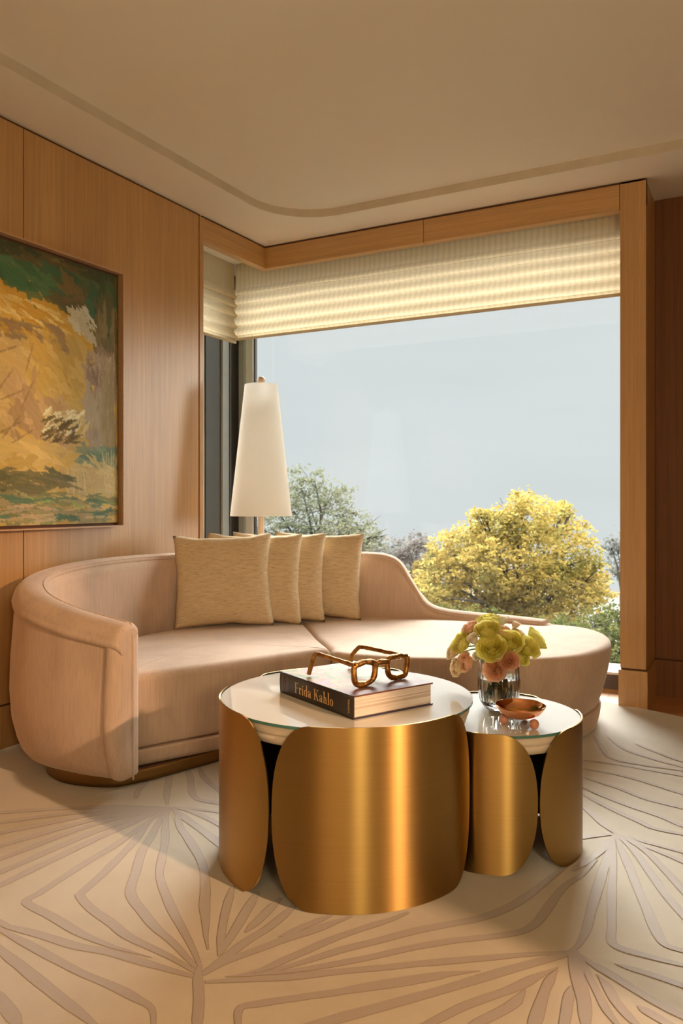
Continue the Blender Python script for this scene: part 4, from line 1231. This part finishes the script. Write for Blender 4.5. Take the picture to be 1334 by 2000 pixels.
BC = (-1.133, 2.127); BR_ = 0.3795; BZ = 0.4815
SCn = (-0.765, 2.424); SR = 0.258; SZ = 0.4035
petal_table('coffee_table', 'larger brushed brass petal table carrying the book, nearest the camera', BC, BR_, BZ, [(-31, 65), (-117, -32.5), (-222, -118.5)], -62.0)
petal_table('coffee_table', 'smaller lower brass petal table carrying the vase of roses', SCn, SR, SZ, [(28, 127), (-68, 26.5), (128.5, 286)], -72.5)

# ------------------------------------------------------------------ book on the large table
ang = math.radians(-26.5)
bx = np.array([math.cos(ang), math.sin(ang)])
Bp = np.array([-0.983, 1.881])
BL, BD, BT = 0.378, 0.281, 0.063
Ap = Bp - bx * BL
ZB = BZ + 0.0003
book = empty('book', (Ap[0], Ap[1], ZB), ang)
tag(book, 'thick art book with black spine lying on the larger brass table', 'book')
m, nt, b = new_mat('printed_cover')
fa = noise_tex(nt, coords(nt, (1, 1.6, 1)), 9.0, 4, 0.55, 1.2)
fb = noise_tex(nt, coords(nt, (1.3, 1, 1)), 5.0, 3, 0.5, 0.6)
art = ramp(nt, fa, [(0.30, (0.16, 0.11, 0.07)), (0.42, (0.30, 0.34, 0.13)), (0.5, (0.52, 0.40, 0.24)), (0.58, (0.62, 0.27, 0.15)), (0.68, (0.50, 0.33, 0.40))])
sp = nt.nodes.new('ShaderNodeSeparateXYZ')
nt.links.new(coords(nt), sp.inputs[0])
mr = nt.nodes.new('ShaderNodeMapRange'); mr.inputs['From Min'].default_value = 0.25; mr.inputs['From Max'].default_value = 0.335
nt.links.new(sp.outputs['X'], mr.inputs['Value'])
edge_col = ramp(nt, fb, [(0.35, (0.10, 0.04, 0.025)), (0.65, (0.22, 0.085, 0.05))])
nt.links.new(mixc(nt, art, edge_col, mr.outputs[0]), b.inputs['Base Color'])
b.inputs['Roughness'].default_value = 0.5; b.inputs['Specular IOR Level'].default_value = 0.22
M['cover'] = m
M['spine'] = plain('black_cloth', (0.022, 0.014, 0.009), 0.45)
m, nt, b = new_mat('page_edges')
fp = noise_tex(nt, coords(nt, (2, 2, 900)), 1.0, 2)
fq = noise_tex(nt, coords(nt, (1.5, 1.5, 160)), 1.0, 2)
nt.links.new(mixc(nt, ramp(nt, fp, [(0.3, (0.60, 0.50, 0.44)), (0.6, (0.84, 0.77, 0.71))]), ramp(nt, fq, [(0.36, (0.72, 0.62, 0.58)), (0.5, (1, 1, 1))]), 0.9, 'MULTIPLY'), b.inputs['Base Color'])
b.inputs['Roughness'].default_value = 0.8
M['pages'] = m
M['back_board'] = plain('printed_back_board', (0.05, 0.035, 0.07), 0.35)
M['gold_ink'] = plain('gold_lettering', (0.78, 0.50, 0.20), 0.4, 0.3)
M['dim_ink'] = plain('small_lettering', (0.34, 0.17, 0.07), 0.5)
mb = MB(); mb.box((0.0, 0.004, BT - 0.0042), (BL, BD, BT)); mb.build('front_cover', M['cover'], book, bevel=0.0012)
mb = MB(); mb.box((0.0, 0.004, 0.0), (BL, BD, 0.0042)); mb.build('back_cover', M['back_board'], book, bevel=0.0012)
mb = MB(); mb.box((0.0035, 0.0045, 0.0044), (BL - 0.0045, BD - 0.005, BT - 0.0044)); mb.build('pages', M['pages'], book)
mb = MB()
rows = []
for k in range(9):
    a = -1 + 2 * k / 8
    yy = -0.0022 * (1 - a * a) + 0.0012
    rows.append([(0.0, yy, BT * (0.5 + 0.5 * a)), (BL, yy, BT * (0.5 + 0.5 * a))])
inn = [[(x, 0.0043, z) for x, y, z in r] for r in rows]
mb.grid(rows, 0, True); mb.grid(inn, 0, False, flip=True)
for e in (0, 1):
    loop = [r[e] for r in rows] + [r[e] for r in inn[::-1]]
    mb.add(loop, [list(range(len(loop)))], 0)
mb.add([rows[-1][0], rows[-1][1], inn[-1][1], inn[-1][0]], [(0, 1, 2, 3)], 0)
mb.add([rows[0][0], rows[0][1], inn[0][1], inn[0][0]], [(0, 1, 2, 3)], 0)
mb.build('spine', M['spine'], book)

# lettering, drawn glyph by glyph
class Pen:
    def __init__(self): self.polys = []
    def rect(self, x0, y0, x1, y1): self.polys.append([(x0, y0), (x1, y0), (x1, y1), (x0, y1)])
    def quad(self, *p): self.polys.append(list(p))
    def bowl(self, cx, cy, rx, ry, tx, ty, a0=0, a1=360, n=22):
        for k in range(n):
            a = math.radians(a0 + (a1 - a0) * k / n); c = math.radians(a0 + (a1 - a0) * (k + 1) / n)
            self.polys.append([(cx + rx * math.cos(a), cy + ry * math.sin(a)), (cx + rx * math.cos(c), cy + ry * math.sin(c)), (cx + (rx - tx) * math.cos(c), cy + (ry - ty) * math.sin(c)), (cx + (rx - tx) * math.cos(a), cy + (ry - ty) * math.sin(a))])
    def line(self, pts, w):
        for (x0, y0), (x1, y1) in zip(pts[:-1], pts[1:]):
            d = math.hypot(x1 - x0, y1 - y0); nx, ny = -(y1 - y0) / d * w / 2, (x1 - x0) / d * w / 2
            ex, ey = (x1 - x0) / d * w * .3, (y1 - y0) / d * w * .3
            self.polys.append([(x0 + nx - ex, y0 + ny - ey), (x0 - nx - ex, y0 - ny - ey), (x1 - nx + ex, y1 - ny + ey), (x1 + nx + ex, y1 + ny + ey)])

def serif_glyph(ch):
    p = Pen(); s = 0.045; xh = 0.62; st = 0.105
    if ch == 'F':
        p.rect(.07, 0, .07 + st, 1); p.rect(0, 0, .26, s); p.rect(0, 1 - s, .46, 1); p.quad((.42, 1), (.46, 1), (.46, .76), (.435, .76)); p.rect(.17, .48, .34, .48 + s); p.quad((.34, .40), (.365, .40), (.365, .62), (.34, .62)); w = .50
    elif ch == 'r':
        p.rect(.06, 0, .06 + st, xh); p.rect(0, 0, .25, s); p.quad((0, xh - s), (.165, xh - s * .4), (.165, xh + .02), (0, xh)); p.bowl(.26, .46, .11, .17, .05, .06, 60, 170, 10); p.bowl(.30, .54, .05, .06, .05, .06); w = .37
    elif ch == 'i':
        p.rect(.06, 0, .06 + st, xh); p.rect(0, 0, .225, s); p.quad((0, xh - s), (.165, xh - s * .4), (.165, xh + .02), (0, xh)); p.bowl(.112, .84, .065, .075, .065, .075); w = .26
    elif ch == 'd':
        p.rect(.27, 0, .27 + st, 1.05); p.bowl(.21, xh / 2, .19, xh / 2 + .01, .105, .05); p.quad((.2, 1.0), (.37, 1.02), (.37, 1.07), (.2, 1.04)); p.rect(.3, 0, .43, s); w = .46
    elif ch == 'a':
        p.rect(.25, .06, .25 + st, .48); p.bowl(.19, .47, .165, .16, .06, .05, 0, 165, 12); p.bowl(.07, .47, .05, .06, .05, .06); p.bowl(.17, .17, .155, .18, .10, .045); p.quad((.25, .06), (.35, .10), (.43, .03), (.33, -.01)); w = .44
    elif ch == 'K':
        p.rect(.07, 0, .07 + st, 1); p.rect(0, 0, .25, s); p.rect(0, 1 - s, .25, 1); p.quad((.17, .40), (.175, .47), (.48, .98), (.52, .98)); p.quad((.25, .53), (.34, .62), (.60, .02), (.47, .02)); p.rect(.38, 1 - s, .60, 1); p.rect(.40, 0, .66, s); w = .67
    elif ch == 'h':
        p.rect(.06, 0, .06 + st, 1.05); p.rect(0, 0, .225, s); p.quad((0, 1.01), (.165, 1.03), (.165, 1.08), (0, 1.05)); p.bowl(.24, .44, .165, .19, .10, .06, 0, 170, 12); p.rect(.305, 0, .305 + st, .45); p.rect(.245, 0, .47, s); w = .49
    elif ch == 'l':
        p.rect(.06, 0, .06 + st, 1.05); p.rect(0, 0, .225, s); p.quad((0, 1.01), (.165, 1.03), (.165, 1.08), (0, 1.05)); w = .25
    elif ch == 'o':
        p.bowl(.20, xh / 2, .195, xh / 2 + .01, .105, .045); w = .42
    else: w = .24
    return p.polys, w

def sans_glyph(ch):
    p = Pen(); t = .17
    if ch == 'T': p.line([(0, .92), (.6, .92)], t); p.line([(.3, .9), (.3, .05)], t); w = .6
    elif ch == 'A': p.line([(.02, .05), (.32, .95), (.62, .05)], t); p.line([(.14, .33), (.5, .33)], t * .8); w = .64
    elif ch == 'S': p.line([(.54, .80), (.42, .92), (.18, .92), (.07, .78), (.12, .60), (.46, .42), (.53, .24), (.42, .08), (.16, .08), (.04, .2)], t); w = .58
    elif ch == 'C': p.line([(.58, .78), (.44, .92), (.22, .92), (.08, .70), (.08, .30), (.22, .08), (.44, .08), (.58, .22)], t); w = .62
    elif ch == 'H': p.line([(.08, .05), (.08, .95)], t); p.line([(.54, .05), (.54, .95)], t); p.line([(.08, .5), (.54, .5)], t * .9); w = .62
    elif ch == 'E': p.line([(.08, .05), (.08, .95)], t); p.line([(.08, .92), (.5, .92)], t * .9); p.line([(.08, .5), (.44, .5)], t * .9); p.line([(.08, .08), (.5, .08)], t * .9); w = .54
    elif ch == 'N': p.line([(.08, .05), (.08, .95)], t); p.line([(.08, .92), (.54, .08)], t); p.line([(.54, .05), (.54, .95)], t); w = .62
    else: w = .3
    return p.polys, w

def spine_text(text, fn, x0, z0, size, gap, mat, name, vertical=False, squeeze=1.0):
    mb = MB(); pen = 0.0
    for ch in text:
        polys, w = fn(ch)
        for poly in polys:
            pts = []
            for px, pz in poly:
                a = (pen + px) * size * squeeze; c = pz * size
                X, Z = (x0 + a, z0 + c) if not vertical else (x0 - c, z0 + a)
                q = 2 * Z / BT - 1
                Y = -0.0022 * (1 - q * q) + 0.0012 - 0.0009
                pts.append((X, Y, Z))
            mb.add(pts, [list(range(len(pts)))], 0)
        pen += w + gap
    mb.build(name, mat, book, recalc=False)
    return pen * size

spine_text('Frida Kahlo', serif_glyph, 0.088, 0.0165, 0.0305, 0.035, M['gold_ink'], 'spine_title', squeeze=1.34)
spine_text('TASCHEN', sans_glyph, 0.3635, 0.0135, 0.0068, 0.16, M['gold_ink'], 'publisher_mark', vertical=True, squeeze=1.05)
rr = random.Random(4)
for x in (0.017, 0.041, 0.048):
    mb = MB()
    z = 0.010
    while z < 0.052:
        ln = rr.uniform(0.002, 0.006)
        mb.add([(x, -0.0018, z), (x + 0.0022, -0.0018, z), (x + 0.0022, -0.0018, min(0.054, z + ln)), (x, -0.0018, min(0.054, z + ln))], [(0, 1, 2, 3)])
        z += ln + 0.0012
    mb.build('small_spine_lettering', M['dim_ink'], book, recalc=False)

# ------------------------------------------------------------------ gilt spectacles standing on the book
m, nt, b = new_mat('rough_gilt_bronze')
fg1 = noise_tex(nt, coords(nt), 110, 4, 0.65)
fg2 = noise_tex(nt, coords(nt), 30, 3, 0.6)
nt.links.new(mixc(nt, ramp(nt, fg2, [(0.35, (0.33, 0.15, 0.045)), (0.6, (0.62, 0.34, 0.09))]), ramp(nt, fg1, [(0.3, (0.45, 0.40, 0.35)), (0.6, (1, 1, 1))]), 0.8, 'MULTIPLY'), b.inputs['Base Color'])
b.inputs['Metallic'].default_value = 1.0; b.inputs['Roughness'].default_value = 0.33
bump(nt, b, fg1, 0.7, 0.004)
M['gilt'] = m
ZBK = ZB + BT
eg = math.atan2(0.118, 0.043)
gx = empty('spectacles_sculpture', (-0.9815, 2.050, ZBK + 0.0003), eg)
tag(gx, 'rough gilt metal spectacles sculpture standing on the art book', 'sculpture')
# local x runs along the front, local +y points to the ear pieces
def rough_tube(pts, rad, name, closed=False, amp=0.0016, seg=14, squash=None):
    P = catmull(list(pts) + ([pts[0]] if closed else []), 7)
    P = resample(P, 0.004)
    mb = MB()
    radii = [rad * (1 + 0.10 * mnoise.noise(Vector((p[0] * 90, p[1] * 90, p[2] * 90)))) for p in P]
    mb.tube(P, rad, seg, radii=radii)
    vs = []
    for v in mb.v:
        q = Vector(v)
        n3 = mnoise.noise_vector(q * 130) * amp + mnoise.noise_vector(q * 55) * amp
        q = q + n3
        q.z = max(q.z, 0.0002)
        vs.append(tuple(q))
    mb.v = vs
    return mb.build(name, M['gilt'], gx)
for sx in (-1, 1):
    c = sx * 0.0625
    lens = [(c + sx * a, 0, z) for a, z in ((0.041, 0.064), (0.043, 0.042), (0.037, 0.018), (0.022, 0.0092), (-0.010, 0.0092), (-0.031, 0.020), (-0.038, 0.042), (-0.034, 0.063), (0.004, 0.069))]
    rough_tube(lens, 0.0082, 'lens_rim', closed=True)
    tip = (-0.094, 0.208) if sx < 0 else (0.076, 0.218)
    hx = sx * 0.1015
    tp = [(hx, 0.0, 0.064), (hx * 0.99 + (tip[0] - hx) * .15, 0.035, 0.066), (hx + (tip[0] - hx) * .5, 0.105, 0.069), (hx + (tip[0] - hx) * .85, 0.165, 0.071), (hx + (tip[0] - hx) * .93, 0.182, 0.064), (tip[0], tip[1] - 0.013, 0.040), (tip[0], tip[1], 0.006)]
    rough_tube(tp, 0.0066, 'temple', amp=0.0007)
rough_tube([(-0.028, 0, 0.056), (-0.012, -0.002, 0.061), (0.0, -0.003, 0.062), (0.012, -0.002, 0.061), (0.028, 0, 0.056)], 0.0078, 'bridge')

# ------------------------------------------------------------------ copper bowl on three balls
M['copper'] = plain('polished_copper', (0.80, 0.36, 0.17), 0.06, 1.0)
M['ball'] = plain('pink_stone', (0.62, 0.27, 0.16), 0.35)
bc = (-0.660, 2.326)
bowl = empty('footed_bowl', (bc[0], bc[1], SZ + 0.0003))
tag(bowl, 'small polished copper bowl on pink ball feet on the smaller table', 'bowl')
prof = [(0.0, 0.0185), (0.02, 0.0192), (0.042, 0.0245), (0.060, 0.036), (0.070, 0.050), (0.0735, 0.0585), (0.0728, 0.0595), (0.0720, 0.0585), (0.0682, 0.0505), (0.058, 0.0385), (0.041, 0.0275), (0.02, 0.0222), (0.0, 0.0215)]
mb = MB(); mb.lathe(prof, seg=72); mb.build('dish', M['copper'], bowl)
for bxw, byw in ((-0.705, 2.309), (-0.612, 2.297), (-0.662, 2.378)):
    mb = MB()
    rb = 0.0145
    mb.lathe([(rb * math.sin(PI * k / 16), rb - rb * math.cos(PI * k / 16)) for k in range(17)], bxw - bc[0], byw - bc[1], 28)
    mb.build('ball_foot', M['ball'], bowl)

# ------------------------------------------------------------------ fluted vase with water
m, nt, b = new_mat('clear_glass')
nt.links.new(ramp(nt, noise_tex(nt, coords(nt), 4, 2), [(0.3, (0.97, 0.985, 0.975)), (0.7, (1, 1, 1))]), b.inputs['Base Color'])
b.inputs['Transmission Weight'].default_value = 1.0; b.inputs['Roughness'].default_value = 0.0; b.inputs['IOR'].default_value = 1.45
M['glass'] = m
m, nt, b = new_mat('vase_water')
nt.links.new(ramp(nt, noise_tex(nt, coords(nt), 4, 2), [(0.3, (0.95, 0.98, 0.95)), (0.7, (0.98, 1, 0.98))]), b.inputs['Base Color'])
b.inputs['Transmission Weight'].default_value = 1.0; b.inputs['Roughness'].default_value = 0.0; b.inputs['IOR'].default_value = 1.33
M['water'] = m
vc = (-0.772, 2.474)
vase = empty('vase', (vc[0], vc[1], SZ + 0.0003))
tag(vase, 'clear fluted glass vase half full of water on the smaller table', 'vase')
outp = [(0.0, 0.0), (0.036, 0.0), (0.043, 0.003), (0.052, 0.012), (0.0595, 0.027), (0.0645, 0.05), (0.0665, 0.072), (0.066, 0.10), (0.0635, 0.13), (0.060, 0.155), (0.058, 0.172)]
inp = [(0.0572, 0.1735), (0.0562, 0.172), (0.058, 0.155), (0.0612, 0.13), (0.0636, 0.10), (0.064, 0.072), (0.062, 0.05), (0.0565, 0.029), (0.047, 0.017), (0.030, 0.012), (0.0, 0.011)]
def flute(r, z, a):
    k = 0.0 if r < 0.04 else 0.0013 * min(1, z / 0.03)
    return r + (k * math.cos(26 * a) if (r, z) in set(outp) else 0.0)
oset = set(outp)
mb = MB()
mb.lathe(outp + inp, seg=208, fn=lambda r, z, a: r + (0.0009 * min(1, z / 0.03) * 0.65 * math.cos(26 * a) if (r, z) in oset and r > 0.04 else 0.0))
mb.build('glass_body', M['glass'], vase)
mb = MB()
mb.lathe([(0.0, 0.0115), (0.0295, 0.0125), (0.0465, 0.0175), (0.056, 0.0295), (0.0615, 0.0505), (0.0635, 0.0722), (0.0632, 0.0985), (0.0632, 0.0990), (0.0, 0.0990)], seg=64)
mb.build('water', M['water'], vase)

# ------------------------------------------------------------------ roses
def rose_mats():
    def pm(name, stops):
        m = bpy.data.materials.new(name); m.use_nodes = True
        nt = m.node_tree; nt.nodes.clear()
        out = nt.nodes.new('ShaderNodeOutputMaterial')
        di = nt.nodes.new('ShaderNodeBsdfDiffuse'); tl = nt.nodes.new('ShaderNodeBsdfTranslucent')
        mx = nt.nodes.new('ShaderNodeMixShader'); mx.inputs[0].default_value = 0.42
        c = ramp(nt, noise_tex(nt, coords(nt), 1.4, 3), stops)
        nt.links.new(c, di.inputs['Color']); nt.links.new(c, tl.inputs['Color'])
        nt.links.new(di.outputs[0], mx.inputs[1]); nt.links.new(tl.outputs[0], mx.inputs[2]); nt.links.new(mx.outputs[0], out.inputs['Surface'])
        return m
    return {'G': pm('lime_petals', [(0.35, (0.78, 0.72, 0.17)), (0.65, (0.88, 0.84, 0.32))]),
            'P': pm('peach_petals', [(0.35, (0.84, 0.56, 0.37)), (0.65, (0.92, 0.69, 0.52))]),
            'C': pm('cream_petals', [(0.35, (0.80, 0.64, 0.40)), (0.65, (0.86, 0.74, 0.52))]),
            'W': pm('ivory_petals', [(0.35, (0.84, 0.78, 0.64)), (0.65, (0.90, 0.86, 0.74))]),
            'B': pm('blush_petals', [(0.35, (0.84, 0.68, 0.56)), (0.65, (0.90, 0.78, 0.68))])}
RM = rose_mats()
def bloom_mesh(kind, seed):
    """unit bloom, axis +z, base at z=-0.55, radius about 1"""
    rng = random.Random(seed)
    mb = MB()
    if kind == 'bud': layers = [(0.20, 0.75, 3, 0.0), (0.36, 0.85, 3, 0.02), (0.52, 0.92, 4, 0.08), (0.66, 0.95, 4, 0.25)]
    elif kind == 'open': layers = [(0.10, 0.42, 3, 0.0), (0.22, 0.48, 4, 0.0), (0.34, 0.52, 5, 0.02), (0.47, 0.55, 5, 0.05), (0.60, 0.56, 6, 0.08), (0.73, 0.55, 6, 0.12), (0.86, 0.50, 7, 0.2), (0.97, 0.40, 7, 0.32)]
    else: layers = [(0.10, 0.50, 3, 0.0), (0.20, 0.56, 4, 0.0), (0.31, 0.60, 5, 0.0), (0.43, 0.62, 5, 0.02), (0.56, 0.62, 6, 0.03), (0.70, 0.60, 6, 0.06), (0.84, 0.54, 7, 0.12), (0.95, 0.45, 7, 0.2)]
    for li, (R, ht, n, curl) in enumerate(layers):
        off = rng.uniform(0, 6.28)
        for k in range(n):
            a0 = off + 2 * PI * k / n + rng.uniform(-.12, .12)
            hw = PI / n * rng.uniform(1.25, 1.6)
            hh = ht * rng.uniform(0.9, 1.08); ph = rng.uniform(0, 6.28); ra = rng.uniform(0.94, 1.06)
            rows = []
            for j in range(8):
                v = j / 7
                row = []
                for i in range(9):
                    u = -1 + i / 4
                    wv = min(1.0, (0.30 + 0.9 * v)) * (1 - 0.25 * max(0, v - .75) * 4 * u * u * 0.6)
                    a = a0 + u * hw * wv
                    r = R * ra * (0.22 + 0.78 * math.sin(min(1.0, v * 1.25) * PI / 2) ** 0.9)
                    r += curl * max(0, v - 0.55) ** 1.6 * 2.2
                    r += 0.045 * math.sin(3.2 * u + ph) * v * v + 0.02 * u * (1 if k % 2 else -1)
                    z = -0.55 + (hh + 0.55) * (v ** 0.9) - 0.14 * u * u * v + 0.03 * math.sin(4 * u + ph * 1.7) * v * v - curl * 0.9 * max(0, v - .7) ** 2 * 2
                    row.append((r * math.cos(a), r * math.sin(a), z))
                rows.append(row)
            mb.grid(rows, 0, True)
    # green calyx under the bloom
    mb.lathe([(0.0, -0.66), (0.12, -0.64), (0.26, -0.55), (0.30, -0.45)], seg=14, mi=1)
    return mb
M['stem'] = plain('green_stem', (0.26, 0.38, 0.10), 0.5)
kinds = {'G': 'open', 'P': 'full', 'C': 'full', 'W': 'bud', 'B': 'bud'}
bloom_cache = {}
ROSES = [
 ('G', -0.755, 2.349, 0.613, 0.034, 0.14, -0.81, 0.57, 'large lime green rose at the centre front of the bouquet'),
 ('G', -0.711, 2.395, 0.630, 0.0296, 0.30, -0.69, 0.71, 'lime green rose right of the large centre rose'),
 ('G', -0.776, 2.372, 0.664, 0.0298, -0.01, -0.55, 0.83, 'lime green rose directly above the large centre rose'),
 ('G', -0.790, 2.426, 0.686, 0.0256, -0.11, -0.2, 0.97, 'pale lime rose at the very top of the bouquet'),
 ('G', -0.852, 2.359, 0.620, 0.0285, -0.51, -0.64, 0.57, 'lime green rose at the left side above the lowest peach roses'),
 ('G', -0.674, 2.444, 0.608, 0.0284, 0.62, -0.41, 0.56, 'lime green rose on the right beneath the outermost one'),
 ('G', -0.667, 2.516, 0.624, 0.0307, 0.7, 0.38, 0.6, 'lime green rose seen from behind at the far right edge'),
 ('W', -0.761, 2.476, 0.678, 0.0178, 0.09, 0.13, 0.99, 'small ivory green rosebud at the top beside the topmost lime rose'),
 ('B', -0.724, 2.485, 0.665, 0.0161, 0.36, 0.19, 0.91, 'small pale blush rosebud at the upper right of the bouquet'),
 ('P', -0.742, 2.413, 0.655, 0.0205, 0.25, -0.36, 0.9, 'dusky peach rose tucked under the blush rosebud at the top'),
 ('P', -0.835, 2.391, 0.662, 0.0223, -0.39, -0.43, 0.82, 'peach rose at the upper left of the bouquet'),
 ('W', -0.807, 2.343, 0.634, 0.0187, -0.21, -0.73, 0.65, 'ivory rosebud left of the large centre rose'),
 ('C', -0.883, 2.365, 0.590, 0.0207, -0.7, -0.6, 0.39, 'cream rose at the far left edge of the bouquet'),
 ('P', -0.833, 2.347, 0.566, 0.0251, -0.45, -0.86, 0.24, 'peach rose low at the left facing forward'),
 ('C', -0.864, 2.352, 0.546, 0.0222, -0.65, -0.76, 0.11, 'cream rose hanging lowest at the left of the bouquet'),
 ('P', -0.747, 2.359, 0.549, 0.0279, 0.10, -0.96, 0.20, 'peach rose hanging over the front rim of the vase'),
 ('P', -0.709, 2.374, 0.578, 0.0248, 0.30, -0.85, 0.34, 'peach rose right of the vase rim under the lime roses'),
 ('W', -0.802, 2.363, 0.582, 0.0141, -0.26, -0.89, 0.38, 'tiny ivory bud under the large centre rose'),
 ('C', -0.707, 2.471, 0.646, 0.0144, 0.53, 0.11, 0.84, 'small cream rose at the right shoulder of the bouquet'),
 ('G', -0.689, 2.436, 0.581, 0.0221, 0.89, -0.23, 0.39, 'lime green rose lowest at the right side'),
]
rr = random.Random(12)
for k, (kd, x, y, z, r, ax, ay, az, lab) in enumerate(ROSES):
    A = Vector((ax, ay, az)).normalized()
    root = empty('rose', (x, y, z))
    tag(root, lab, 'rose', 'roses in the glass vase')
    var = (kd, k % 3)
    if var not in bloom_cache:
        ob = bloom_mesh(kinds[kd], 31 + k * 5).build('bloom', [RM[kd], M['stem']], root, recalc=False)
        bloom_cache[var] = ob.data
    else:
        ob = bpy.data.objects.new('bloom', bloom_cache[var]); COL.objects.link(ob); ob.parent = root
    ob.rotation_mode = 'QUATERNION'
    q = A.to_track_quat('Z', 'Y')
    ob.rotation_quaternion = q @ Matrix.Rotation(rr.uniform(0, 6.28), 4, 'Z').to_quaternion()
    ob.scale = (r * 1.22,) * 3
    s0 = -A * r * 0.6
    dirx = Vector((x - vc[0], y - vc[1], 0))
    an = math.atan2(dirx.y, dirx.x)
    neck = Vector((vc[0] + 0.033 * math.cos(an), vc[1] + 0.033 * math.sin(an), SZ + 0.170))
    low = Vector((vc[0] - 0.036 * math.cos(an + rr.uniform(-.6, .6)), vc[1] - 0.036 * math.sin(an + rr.uniform(-.6, .6)), SZ + rr.uniform(0.022, 0.045)))
    O = Vector((x, y, z))
    midp = neck * 0.6 + (O + s0) * 0.4 + Vector((0, 0, 0.018))
    pts = catmull([tuple(s0), tuple(midp - O), tuple(neck - O), tuple(low - O)], 6)
    mb = MB(); mb.tube(pts, 0.0024, 8)
    mb.build('stem', M['stem'], root)
    # leaves below the bloom and along the stem
    mb = MB()
    for j in range(3):
        p0 = Vector(pts[2 + j * 3]); dr = Vector((rr.uniform(-1, 1), rr.uniform(-1, 1), rr.uniform(-.2, .5))).normalized()
        if j == 2: dr = Vector((0, 0, -1)) + dr * 0.25; dr.normalize()
        ln = 0.034 if j < 2 else 0.03; wd = 0.010
        sd = dr.cross(Vector((0.3, 0.2, 1))).normalized()
        rows = []
        for a in range(6):
            t = a / 5; w_ = wd * math.sin(PI * min(1, t * 0.92 + 0.06)) ** 0.8
            c = p0 + dr * ln * t + Vector((0, 0, -0.008 * t * t))
            rows.append([tuple(c - sd * w_), tuple(c + Vector((0, 0, -0.001))), tuple(c + sd * w_)])
        mb.grid(rows, 0, True)
    mb.build('leaf', M['stem'], root, recalc=False)
